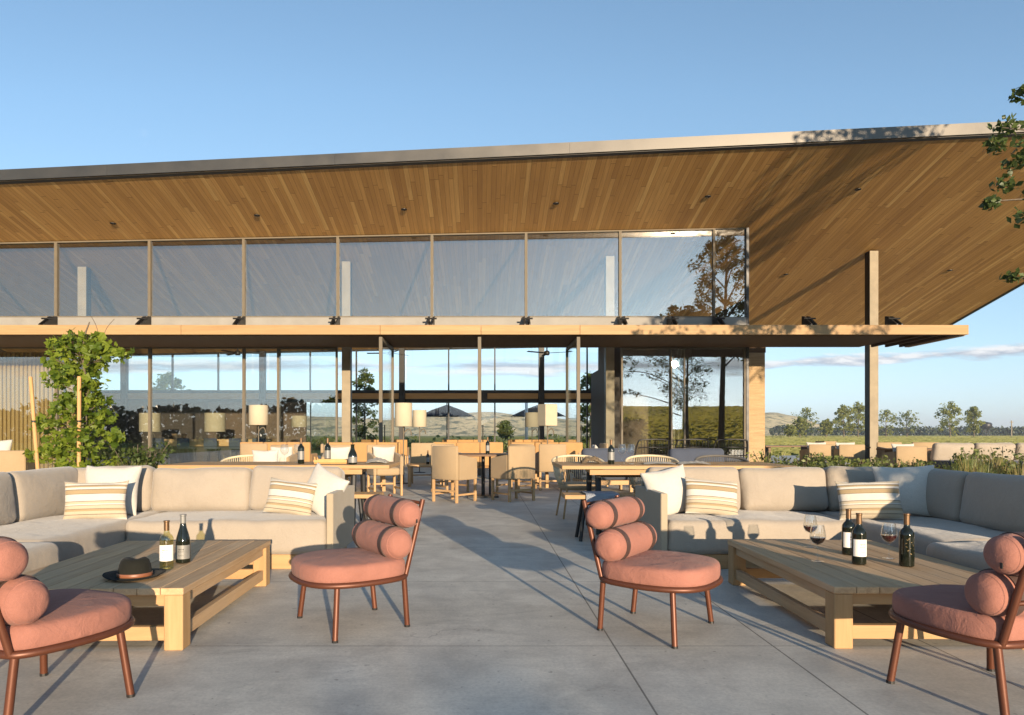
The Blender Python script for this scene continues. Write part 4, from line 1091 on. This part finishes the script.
# bar counter inside, behind the left glass
t = thing('bar_counter', 'long live edge timber counter behind the left glass', 'counter', (-8.4, 22.0, 0))
bm = newbm(); box2(bm, (-1.95, -.35, .72), (1.75, .35, .95), .02); obj('countertop', bm, 'glulam_far', t)
bm = newbm(); box2(bm, (-1.7, -.2, 0), (1.5, .25, .718)); obj('base', bm, 'darkwall', t)
stl = None
for i, x in enumerate((-10.0, -9.2, -8.4, -7.6, -6.9)):
    lab = 'dark bar stool before the timber counter, ' + ('first', 'second', 'third', 'fourth', 'last')[i] + ' from the left'
    if stl is None:
        stl = t = thing('bar_stool', lab, 'stool', (x, 21.25, 0), 0, 'bar stools at the timber counter')
        bm = newbm(); rbox(bm, (0, 0, .68), (.4, .38, .07), .03); obj('seat', bm, 'bluegrey', t, True)
        bm = newbm(); box2(bm, (-.2, -.2, .72), (.2, -.165, .98), .01); obj('backrest', bm, 'bluegrey', t)
        for sx in (-1, 1):
            for sy in (-1, 1): bm = newbm(); tube(bm, [(sx * .15, sy * .15, .65), (sx * .2, sy * .2, 0)], .014); obj('leg', bm, 'black', t)
    else: dup(stl, lab, (x, 21.25, 0), .1 * (-1) ** i)
# bowls and plant pot on the counter
t = thing('planter_bowl', 'pale wooden planter bowl at the left end of the bar counter', 'bowl', (-9.75, 22, .951))
bm = newbm(); lathe(bm, [(.16, 0), (.24, .17), (.225, .17), (.15, .02), (.001, .02)], 20); obj('bowl', bm, 'teak', t, True)
lowt = None
for lab, x, y in (('low square teak side table between the far sofas and the canvas chairs', -1.2, 14.6), ('low square teak side table left of the first canvas chair', -2.3, 13.4), ('low square teak side table right of the shaded canvas chair', 1.6, 14.4)):
    if lowt is None:
        lowt = t = thing('side_table', lab, 'table', (x, y, 0), .1, 'low teak side tables')
        bm = newbm(); box2(bm, (-.4, -.4, .42), (.4, .4, .46), .004); obj('tabletop', bm, 'dtop', t)
        for sx in (-1, 1):
            for sy in (-1, 1): bm = newbm(); box2(bm, (sx * .35 - .03, sy * .35 - .03, 0), (sx * .35 + .03, sy * .35 + .03, .418)); obj('leg', bm, 'teakz', t)
    else: dup(lowt, lab, (x, y, 0), .2)
# ------------------------------------------------------------------ right terrace
RT = 'canvas armchairs on the far right terrace'
for lab, px, y, rz in (('canvas armchair seen from behind just right of the canopy column, far terrace', 904, 17, .02), ('canvas armchair seen from behind, second right of the canopy column, far terrace', 950, 17.1, -.05),
                       ('canvas armchair seen from behind, first left of the canopy column, far terrace', 846, 20, .05), ('canvas armchair seen from behind, second left of the canopy column, far terrace', 817, 20.3, 0)):
    x = (px - 482) / 683 * y
    dup(cc, lab, (x, y, 0), rz, RT, (1.42, 1.2, .89))
    pil('white pillow on the ' + lab.replace('canvas armchair seen from behind', 'far terrace armchair').replace(', far terrace', ''), (x, y + .02, .70), .62, .34, rz=rz + .05, seed=px)
for lab, px, y, rz in (('far terrace armchair facing the house, right of the canopy column', 895, 20.5, PI), ('far terrace armchair facing the house, left of its pillowed neighbour', 930, 20.6, PI - .2), ('far terrace armchair facing the house, left of the canopy column', 830, 24, PI)):
    dup(cc, lab, ((px - 482) / 683 * y, y, 0), rz, RT, (1.4, 1.2, .95))
for lab, px, y in (('low dark table between the far terrace armchairs, right of the column', 918, 18.8), ('low dark table between the far terrace armchairs, left of the column', 835, 22), ('long dark table by the pier on the far terrace', 786, 24)):
    x = (px - 482) / 683 * y
    t = thing('terrace_table', lab, 'table', (x, y, 0), 0, 'dark tables on the far right terrace')
    bm = newbm(); box2(bm, (-.9, -.45, .66), (.9, .45, .71), .005); obj('tabletop', bm, 'walnut', t)
    for sx in (-1, 1):
        bm = newbm(); box2(bm, (sx * .7 - .04, -.3, 0), (sx * .7 + .04, .3, .658)); obj('trestle', bm, 'walnut', t)
gs = thing('lounge_sofa', 'long grey sofa with loose cushions on the far terrace at the right edge', 'sofa', (12.4, 16.2, 0), PI)
bm = newbm(); box2(bm, (-1.5, -.45, .1), (1.5, .45, .3), .02); obj('base', bm, 'walnut', gs)
for k in range(3):
    bm = newbm(); rbox(bm, (-1 + k, .0, .38), (.98, .86, .18), .06, (0, 0, .02), None, .006, k); obj('seat_cushion', bm, 'bluegrey', gs, True)
    bm = newbm(); rbox(bm, (-1 + k, -.36, .66), (.96, .2, .46), .08, (0, .05, 0), rotx(-.2), .012, k + 4); obj('back_cushion', bm, 'sofa', gs, True)
um = None
for lab, x in (('navy parasol seen through the glass, left of two', -1.98), ('navy parasol seen through the glass, right of two', 3.2)):
    if um is None:
        um = t = thing('parasol', lab, 'parasol', (x, 38.6, 0), .3, 'navy parasols beyond the pavilion')
        bm = newbm(); ap = bm.verts.new((0, 0, 2.80)); ring = [bm.verts.new((1.62 * math.cos(PI / 4 * k), 1.62 * math.sin(PI / 4 * k), 2.14)) for k in range(8)]; r2 = [bm.verts.new((.85 * math.cos(PI / 4 * k), .85 * math.sin(PI / 4 * k), 2.50)) for k in range(8)]
        for k in range(8):
            bm.faces.new((ap, r2[k], r2[(k + 1) % 8])); bm.faces.new((r2[k], ring[k], ring[(k + 1) % 8], r2[(k + 1) % 8]))
        bmesh.ops.solidify(bm, geom=bm.faces[:], thickness=.02); obj('canopy', bm, 'navy', t)
        bm = newbm(); tube(bm, [(0, 0, 0), (0, 0, 2.9)], .035); obj('pole', bm, 'black', t)
        bm = newbm()
        for k in range(8): tube(bm, [(1.6 * math.cos(PI / 4 * k), 1.6 * math.sin(PI / 4 * k), 2.115), (0, 0, 2.74)], .014, 5)
        obj('ribs', bm, 'black', t)
        bm = newbm(); lathe(bm, [(.35, 0), (.35, .07), (.05, .1)], 20); obj('base', bm, 'black', t)
    else: dup(um, lab, (x, 38.6, 0), .2)
fp = thing('flag_pole', 'slim white pole standing beyond the rear windows', 'pole', ((526.5 - 482) / 683 * 37, 37, 0))
bm = newbm(); tube(bm, [(0, 0, .1), (0, 0, 3.3)], .085, 10); obj('shaft', bm, 'paleplate', fp, True); bm = newbm(); lathe(bm, [(.18, 0), (.18, .1), (.085, .12)], 16); obj('base', bm, 'paleplate', fp)

for lab, x, y, rz in (('tan canvas armchair turned sideways by the left low side table', -3.0, 13.9, -PI / 2 + .2), ('tan canvas armchair seen from behind between the far tan sofas and the low side table', -1.35, 15.5, .15),
                      ('tan canvas armchair facing left beside the right low side table', 2.35, 14.5, PI / 2 + .1), ('tan canvas armchair seen from behind past the shaded canvas chair', 1.35, 13.55, .1), ('tan canvas armchair seen from behind, left of the left tan column', -4.75, 14.4, .1)):
    dup(cc, lab, (x, y, 0), rz)
pil('white pillow on the armchair facing left beside the right low side table', (2.42, 14.5, .70), rz=PI / 2, seed=14, lean=.25)
bottle('dark wine bottle on the low side table left of the cafe chairs', (-1.15, 14.5, .461), .29, .037, lab='greylabel', mark=False)
bottle('dark wine bottle on the dark cafe table', (.1, 12.1, .751), .29, .037, lab='greylabel', mark=False)
# ------------------------------------------------------------------ plants
def crown(bm, rnd, blobs, L, W, dens, shape='oval', flat=.2):
    """blobs: (centre, radius, squash, count)"""
    for (c, r, q, cnt) in blobs:
        for _ in range(cnt):
            d = Vector((rnd.gauss(0, 1), rnd.gauss(0, 1), rnd.gauss(0, 1)))
            d = d.normalized() * (rnd.random() ** .45) * r
            d.z *= q
            leaf(bm, Vector(c) + d, L, W, rnd, flat, shape)
def tree(name, label, loc, H, rad, z0, seed, mat='leaf_oak', L=.12, W=.07, n_limb=9, per=3, cnt=60, clump=.55, trunk=.12, group=None, lean=(0, 0), colm=1.0, extra=None, shape='oval'):
    rnd = random.Random(seed)
    t = thing(name, label, 'tree', loc, 0, group)
    bt = newbm(); bc = newbm()
    top = Vector((lean[0], lean[1], H * .93))
    path = [Vector((0, 0, -.05)), Vector((lean[0] * .2 + rnd.uniform(-.05, .05), lean[1] * .2, H * .3)), Vector((lean[0] * .6, lean[1] * .6 + rnd.uniform(-.08, .08), H * .62)), top]
    P = spline(path, 5, False); nP = len(P)
    tube(bt, P, [trunk * (1 - .85 * i / (nP - 1)) * (1.25 if i == 0 else 1) for i in range(nP)], 8)
    for k in range(n_limb):
        f = (k + .5) / n_limb; z = z0 + (H * .9 - z0) * f
        i = min(nP - 2, int(z / (H * .93) * (nP - 1))); b = P[i].copy()
        a = k * 2.4 + rnd.uniform(-.4, .4)
        prof_ = math.sin(PI * min(1, .18 + f * .86)) ** .7
        ln = rad * prof_ * rnd.uniform(.75, 1.12)
        e = Vector((P[i].x + math.cos(a) * ln, P[i].y + math.sin(a) * ln, z + ln * rnd.uniform(.25, .6) * colm))
        m_ = (b + e) / 2 + Vector((rnd.uniform(-.1, .1), rnd.uniform(-.1, .1), .12)) * ln
        tube(bt, spline([b, m_, e], 4, False), [trunk * .26 * (1 - .8 * q / 8) for q in range(9)], 6)
        for j in range(per):
            s_ = .45 + .6 * (j + rnd.random()) / per
            c = b.lerp(e, s_) + Vector((rnd.gauss(0, .22), rnd.gauss(0, .22), rnd.gauss(0, .22))) * rad * .6
            crown(bc, rnd, [(c, clump * rnd.uniform(.6, 1.3), .75, int(cnt * rnd.uniform(.6, 1.3)))], L, W, 1, shape)
    if extra:
        for (pts, r_, cn) in extra:
            tube(bt, spline(pts, 5, False), [trunk * .3 * (1 - .8 * q / (5 * (len(pts) - 1))) for q in range(5 * (len(pts) - 1) + 1)], 5)
            for (c, rr, q2) in r_: crown(bc, rnd, [(Vector(c), rr, .7, cn)], L, W, 1, shape)
    obj('trunk', bt, 'bark', t, True); obj('crown', bc, mat, t)
    return t
# young vine trained on stakes, at the left
rnd = random.Random(3)
t = thing('climbing_shrub', 'bright green young tree tied to wooden stakes at the left', 'shrub', (-6.42, 11.0, 0))
bt = newbm(); tube(bt, spline([(.02, 0, 0), (.0, .02, .8), (.06, -.02, 1.7), (-.02, .02, 2.5), (.1, 0, 2.9)], 4, False), [.035 - .0016 * i for i in range(17)], 7)
bl = newbm()
lim = []
for k in range(30):
    z = .35 + 2.2 * (k + .5) / 30; a = k * 2.4
    wd = .74 - .24 * abs(z - .7) if z < 1.5 else .50 - .10 * abs(z - 2.0)
    e = Vector((math.cos(a) * wd * rnd.uniform(.5, 1.0) - .08, math.sin(a) * wd * .62 * rnd.uniform(.6, 1.05), z + rnd.uniform(-.05, .12)))
    tube(bt, [(0.02, 0, z - .15), e], .008, 5); lim.append(e)
    crown(bl, rnd, [(e, .2, .8, 30), (e * .55 + Vector((0, 0, z * .45)), .25, .9, 22)], .12, .112, 1, 'lobed', .25)
for e in ((.55, -.1, 2.38), (.68, -.1, 2.36), (-.5, 0, 2.5), (.2, 0, 2.62), (-.15, 0, 2.68), (.4, .0, 2.5), (-.62, -.1, 1.25), (-.78, 0, .75), (-.2, -.2, 2.55)):
    tube(bt, [(0, 0, 2.2 if e[2] > 2 else e[2] - .1), e], .007, 5); crown(bl, rnd, [(Vector(e), .16, .8, 22)], .13, .12, 1, 'lobed', .25)
tube(bt, spline([(.3, 0, 2.4), (.35, 0, 2.75), (.5, 0, 2.95)], 4, False), .005, 4); tube(bt, spline([(.25, 0, 2.5), (.22, 0, 2.8), (.12, 0, 3.0)], 4, False), .005, 4)
obj('stem', bt, 'bark', t, True); obj('foliage', bl, 'leaf_bright', t)
for lab, x, y, dx in (('leaning pale wooden stake left of the young tree', -6.98, 10.8, -.16), ('upright wooden stake in front of the young tree', -6.33, 10.72, .01)):
    st_ = thing('wooden_stake', lab, 'stake', (x, y, 0), 0, 'stakes of the young tree')
    bm = newbm(); tube(bm, [(0, 0, -.02), (dx, 0, 2.0)], .029, 12); obj('post', bm, 'stake', st_, True, None, 40); bm = newbm(); lathe(bm, [(.031, 1.28), (.034, 1.28), (.034, 1.31), (.031, 1.31)], 12, (dx * .64, 0, 0)); obj('tie', bm, 'black', st_)
def shrub(label, loc, r, h, seed, mat='leaf_shrub', L=.06, W=.035, n_=420, group='low shrubs in the planting bed', stalk=10, name='shrub'):
    rnd = random.Random(seed)
    t = thing(name, label, 'shrub', loc, 0, group)
    bl = newbm(); bs = newbm()
    for k in range(stalk):
        a = rnd.uniform(0, 6.3); q = r * rnd.uniform(.2, 1); e = Vector((math.cos(a) * q, math.sin(a) * q, h * rnd.uniform(.6, 1.05)))
        tube(bs, [(0, 0, -.02), e * .5 + Vector((0, 0, h * .1)), e], .006, 4)
        crown(bl, rnd, [(e * .85, r * .42, .9, n_ // stalk // 2), (e * .5, r * .5, .8, n_ // stalk // 2)], L, W, 1)
    obj('stem', bs, 'bark', t); obj('foliage', bl, mat, t); return t
shrub('dark bushy shrub right of the young tree before the left glass', (-5.85, 11.6, 0), .55, .95, 5, 'leaf_oak', .08, .06, 1500, None, 22)
def tuft(label, loc, r, h, seed, group, nb=70, mat='straw'):
    rnd = random.Random(seed); bm = newbm()
    for k in range(nb):
        a = rnd.uniform(0, 6.3); q = r * .35 * rnd.random() ** .5; b = Vector((math.cos(a) * q, math.sin(a) * q, 0)); hh = h * rnd.uniform(.55, 1.08)
        d = Vector((math.cos(a), math.sin(a), 0)) * r * rnd.uniform(.2, 1); s_ = Vector((-math.sin(a + 1), math.cos(a + 1), 0)) * .007
        m_ = b + d * .35 + Vector((0, 0, hh * .65)); e = b + d + Vector((0, 0, hh))
        v = [bm.verts.new(p) for p in (b - s_, b + s_, m_ + s_, m_ - s_)]; bm.faces.new(v); v2 = bm.verts.new(e); bm.faces.new((v[3], v[2], v2))
    o = obj('grass_tuft', bm, mat, None, False, loc); tag(o, label, 'grass', group); return o
for i in range(10):
    tuft('straw coloured grass tuft between the left sofa and the glass', (-5.5 + .32 * i + R.uniform(-.1, .1), 10.6 + R.uniform(-.5, .6), 0), .22, R.uniform(.55, .8), i, 'straw grass tufts behind the left sofa')
tag(sheet('planting_bed', 4.9, 14.5, 9.6, 15.2, .006, 'soil'))
sheet('planting_bed', -9.5, -2.6, 10.0, 13.0, .006, 'soil') if False else None
k = 0
for i in range(22):
    f = i / 21; y = 11.2 + R.uniform(-1.0, 2.6); px = 772 + 250 * f + R.uniform(-6, 6); x = (px - 482) / 683 * y
    hgt = .74 if px < 890 else (.58 if px < 965 else .8)
    hgt *= R.uniform(.75, 1.1)
    shrub('low leafy shrub in the planting bed behind the right sofa', (x, y, 0), .42, hgt, 40 + i, 'leaf_shrub', .075, .045, 520, 'low shrubs in the planting bed', 12)
for i in range(26):
    y = R.uniform(9.8, 12.5); px = R.choice([R.uniform(966, 1040), R.uniform(966, 1040), R.uniform(770, 1000)]); x = (px - 482) / 683 * y
    tuft('yellowing grass tuft in the planting bed behind the right sofa', (x, y, 0), .2, R.uniform(.6, .85) if px > 960 else R.uniform(.55, .7), 100 + i, 'grass tufts in the planting bed', 60, 'straw' if i % 2 else 'leaf_shrub')
for i in range(12):
    tuft('short grass tuft below the sliding doors and the pier', (6.4 + .22 * i + R.uniform(-.08, .08), 18.4 + R.uniform(-.4, .8), 0), .2, R.uniform(.25, .4), 200 + i, 'grass tufts below the sliding doors', 50, 'leaf_shrub')
# trees near the right edge and behind the camera
tree('oak_tree', 'leafy tree reaching in at the upper right edge', (9.4, 8.6, 0), 5.7, 2.0, 2.4, 11, 'leaf_oak', .095, .055, 16, 4, 70, .42, .11, None, (.1, 0), 1, [
    ([(-.1, 0, 4.0), (-1.5, .0, 4.75), (-2.85, .0, 4.95)], [((-2.2, 0, 5.0), .26, 0), ((-2.75, .1, 5.0), .2, 0), ((-2.5, 0, 4.75), .24, 0), ((-2.95, 0, 4.72), .14, 0), ((-2.6, 0, 5.35), .16, 0)], 70),
    ([(-.1, 0, 3.3), (-1.7, .0, 4.0), (-3.1, .0, 4.02)], [((-2.4, 0, 4.15), .24, 0), ((-2.8, 0, 4.25), .16, 0), ((-3.0, 0, 4.0), .11, 0), ((-2.55, 0, 3.85), .22, 0), ((-2.7, 0, 4.5), .15, 0), ((-2.2, 0, 4.5), .22, 0)], 55),
    ([(-.1, 0, 2.4), (-1.5, .0, 2.85), (-2.75, .0, 3.08)], [((-2.4, 0, 3.1), .2, 0), ((-2.72, 0, 3.08), .13, 0), ((-2.1, 0, 3.0), .22, 0)], 45)])
tree('columnar_tree', 'tall slender tree mirrored in the upper right glass', (12.1, 6.4, 0), 12.3, 1.9, 4.6, 5, 'leaf_oak', .15, .085, 30, 4, 60, .40, .19, None, (.35, 0), 1.4)
tree('oak_tree', 'bushy round tree mirrored at the foot of the upper right glass', (11.25, 3.6, 0), 8.5, 1.55, 5.9, 21, 'leaf_oak', .16, .11, 18, 4, 100, .42, .11)
# unseen shrubs added behind the camera to shade terrace and sofa
for i, (x, y, r, hh) in enumerate(((6.85, -22, .62, 3.75), (7.5, -22.3, .6, 3.65), (6.75, -3.4, .95, 2.2), (8.1, -3.7, 1.0, 2.25), (9.6, -3.9, 1.0, 2.15))):
    shrub('unseen shrub added to cast shade, behind the seating area', (x, y, 0), r, hh, 300 + i, 'leaf_oak', .14, .11, 4500, 'unseen shrubs added for shade', 26, 'added_shade_shrub')
# trees beyond the rear windows
for lab, px, y, H, rd, sd in (('dark tree seen through the glass right of the left tan column', 365, 45, 5.8, .85, 1), ('dark tree seen through the glass beside the dark partition', 590, 44, 5.6, .9, 2), ('dark tree seen high through the left glass near the young tree', 168, 46, 5.6, 1.2, 3), ('small conifer seen through the glass left of the white pole', 505, 70, 2.6, .7, 4)):
    tree('garden_tree', lab, ((px - 482) / 683 * y, y, 0), H, rd, .6 if sd != 3 else 1.4, 50 + sd, 'leaf_oak', .22, .14, 16, 3, 45, .4, .09, 'trees beyond the rear windows', (0, 0), 1.2)
rnd = random.Random(77)
bm = newbm()
for i in range(4200):
    x = rnd.uniform(-24, 8); y = 52 + rnd.uniform(-1.2, 1.2); leaf(bm, Vector((x, y, abs(rnd.gauss(0, .32)) + .1 + .35 * noise.noise(Vector((x * .6, 0, 0))))), .3, .2, rnd)
tag(obj('hedge_planting', bm, 'leaf_shrub'), 'mixed green planting running low beyond the rear windows', 'planting', None, 'stuff')
# field trees at the right
for i, (px, top, y, sp, lab) in enumerate(((800, 416, 230, .9, 'leafy green tree beside the tan pier on the skyline'), (789, 424, 210, 1.1, 'round bushy tree closest to the tan pier on the skyline'), (806, 406, 260, .8, 'bare topped tree left of the pair by the column'), (826, 418, 225, 1.0, 'low yellow green tree left of the pair by the column'),
    (844, 403, 235, .75, 'tall poplar left of the canopy column'), (858, 401, 235, .8, 'tall poplar touching the canopy column on its left'), (886, 408, 250, 1.0, 'thin crowned tree first right of the canopy column'), (907, 411, 255, 1.25, 'sparse spreading tree second right of the canopy column'),
    (950, 402, 235, .95, 'broad full tree, the largest right of the canopy column'), (974, 404, 240, .55, 'narrow tree just right of the broad full tree'))):
    H = (437.5 - top) / 683 * y; rad = H * .36 * sp
    sparse = i in (2, 6, 7)
    tree('field_tree', lab, ((px - 482) / 683 * y, y, 0), H, rad, H * .16, 400 + i, 'leaf_far', .6, .42, 18, 4, 12 if sparse else 30, H * .09, .2, 'trees along the far field', (rnd.uniform(-.5, .5), 0), 1.2)
bm = newbm()
for i in range(9000):
    px = rnd.uniform(770, 1150); y = 430 + rnd.uniform(-9, 9); x = (px - 482) / 683 * y
    hh = 5.5 + 2.6 * noise.noise(Vector((x * .06, 0, 2))) + 1.6 * noise.noise(Vector((x * .2, 0, 7)))
    leaf(bm, Vector((x, y, hh * rnd.random() ** .7)), 1.6, 1.2, rnd)
tag(obj('woodland', bm, 'leaf_dark'), 'dark line of woodland along the far edge of the field', 'woodland', None, 'stuff')
up = thing('utility_pole', 'thin utility pole in the field at the far right', 'pole', ((1011.5 - 482) / 683 * 260, 260, 0))
bm = newbm(); tube(bm, [(0, 0, 0), (0, 0, 6.6)], .2, 8); obj('shaft', bm, 'column', up); bm = newbm(); box(bm, (0, 0, 6.0), (1.5, .15, .15)); obj('crossarm', bm, 'column', up)
wt = thing('water_tower', 'small dark water tower on the skyline between the trees', 'tower', ((986 - 482) / 683 * 380, 380, 0))
bm = newbm(); lathe(bm, [(1.5, 4.3), (2.7, 5.2), (2.9, 7.2), (2.3, 7.9), (.1, 8.4)], 20); obj('tank', bm, 'black', wt, True)
for a in range(4): bm = newbm(); tube(bm, [(1.6 * math.cos(a * PI / 2 + .7), 1.6 * math.sin(a * PI / 2 + .7), 0), (1.3 * math.cos(a * PI / 2 + .7), 1.3 * math.sin(a * PI / 2 + .7), 4.6)], .25, 8); obj('leg', bm, 'black', wt)

# dark belt of trees far behind the photographer, mirrored low in the left glass
bm = newbm(); rnd = random.Random(12)
for i in range(9000):
    x = rnd.uniform(-95, 6); y = -62 + rnd.uniform(-5, 5)
    hh = 5.2 + 2.4 * noise.noise(Vector((x * .09, 0, 4))) + 1.2 * noise.noise(Vector((x * .3, 0, 9)))
    if x > -6: hh *= max(0, (6 - x) / 12)
    leaf(bm, Vector((x, y, hh * rnd.random() ** .75)), .9, .7, rnd)
tag(obj('woodland', bm, 'leaf_dark'), 'dark belt of trees mirrored low in the left glass', 'woodland', None, 'stuff')

# meadow beyond the terrace: blades stand up and catch the low sun
bm = newbm(); rnd = random.Random(5)
for i in range(26000):
    y = 27 + 395 * rnd.random() ** 1.6; x = y * rnd.uniform(.36, .92); wd = .05 + y * .0035; hh = (.14 + .0012 * y) * rnd.uniform(.6, 1.3)
    if y < 36.5 and x < 24.2: continue
    a = rnd.uniform(-.7, .7); p = Vector((x, y, -.06)); s_ = Vector((math.cos(a), math.sin(a), 0)) * wd
    q = [bm.verts.new(p - s_), bm.verts.new(p + s_), bm.verts.new(p + s_ * .7 + Vector((rnd.gauss(0, .05), rnd.gauss(0, .05), hh))), bm.verts.new(p - s_ * .7 + Vector((rnd.gauss(0, .05), rnd.gauss(0, .05), hh * .9)))]
    bm.faces.new(q)
tag(obj('blades_of_meadow_grass', bm, 'meadow'), 'yellow green meadow grass stretching to the tree line', 'grass', None, 'stuff')

bm = newbm(); rnd = random.Random(6)
for i in range(24000):
    y = -46 - 250 * rnd.random() ** 1.3; x = rnd.uniform(-10, 60 + abs(y) * .9); wd = .25 + abs(y) * .003; hh = (.25 + .0015 * abs(y)) * rnd.uniform(.6, 1.3)
    a = rnd.uniform(-.7, .7); p = Vector((x, y, slope_h(x, y) - .1)); s_ = Vector((math.cos(a), math.sin(a), 0)) * wd
    bm.faces.new([bm.verts.new(p - s_), bm.verts.new(p + s_), bm.verts.new(p + s_ * .7 + Vector((0, rnd.gauss(0, .05), hh))), bm.verts.new(p - s_ * .7 + Vector((0, rnd.gauss(0, .05), hh * .9)))])
tag(obj('blades_of_hillside_grass', bm, 'goldgrass'), 'golden grass on the hillside mirrored in the sliding doors', 'grass', None, 'stuff')

# pale air between here and the far hills
m, nt, out = newmat('hazy air'); n = N(nt)
pv = n.add('ShaderNodeVolumePrincipled'); pv.inputs['Color'].default_value = (.86, .92, 1, 1); pv.inputs['Density'].default_value = HAZE; pv.inputs['Anisotropy'].default_value = .2
n.link(pv.outputs[0], out.inputs['Volume'])
bm = newbm(); box2(bm, (-3100, -3100, -1.4), (3100, 3100, 62)); tag(obj('haze', bm, m), kind='stuff')

bm = newbm(); rnd = random.Random(15)
for i in range(420):
    y = rnd.uniform(800, 950); x = y * rnd.uniform(-.75, .52); z = hill_h(x, y); r_ = rnd.uniform(1.6, 4)
    if noise.noise(Vector((x * .012, y * .02, 1))) < -.05: continue
    for q in range(16): leaf(bm, Vector((x + rnd.gauss(0, r_ * .6), y + rnd.gauss(0, r_ * .5), z + abs(rnd.gauss(0, r_ * .55)))), 2.6, 2.2, rnd)
tag(obj('hillside_woodland', bm, 'leaf_oak'), 'scattered dark oaks dotted over the far tan hills', 'woodland', None, 'stuff')
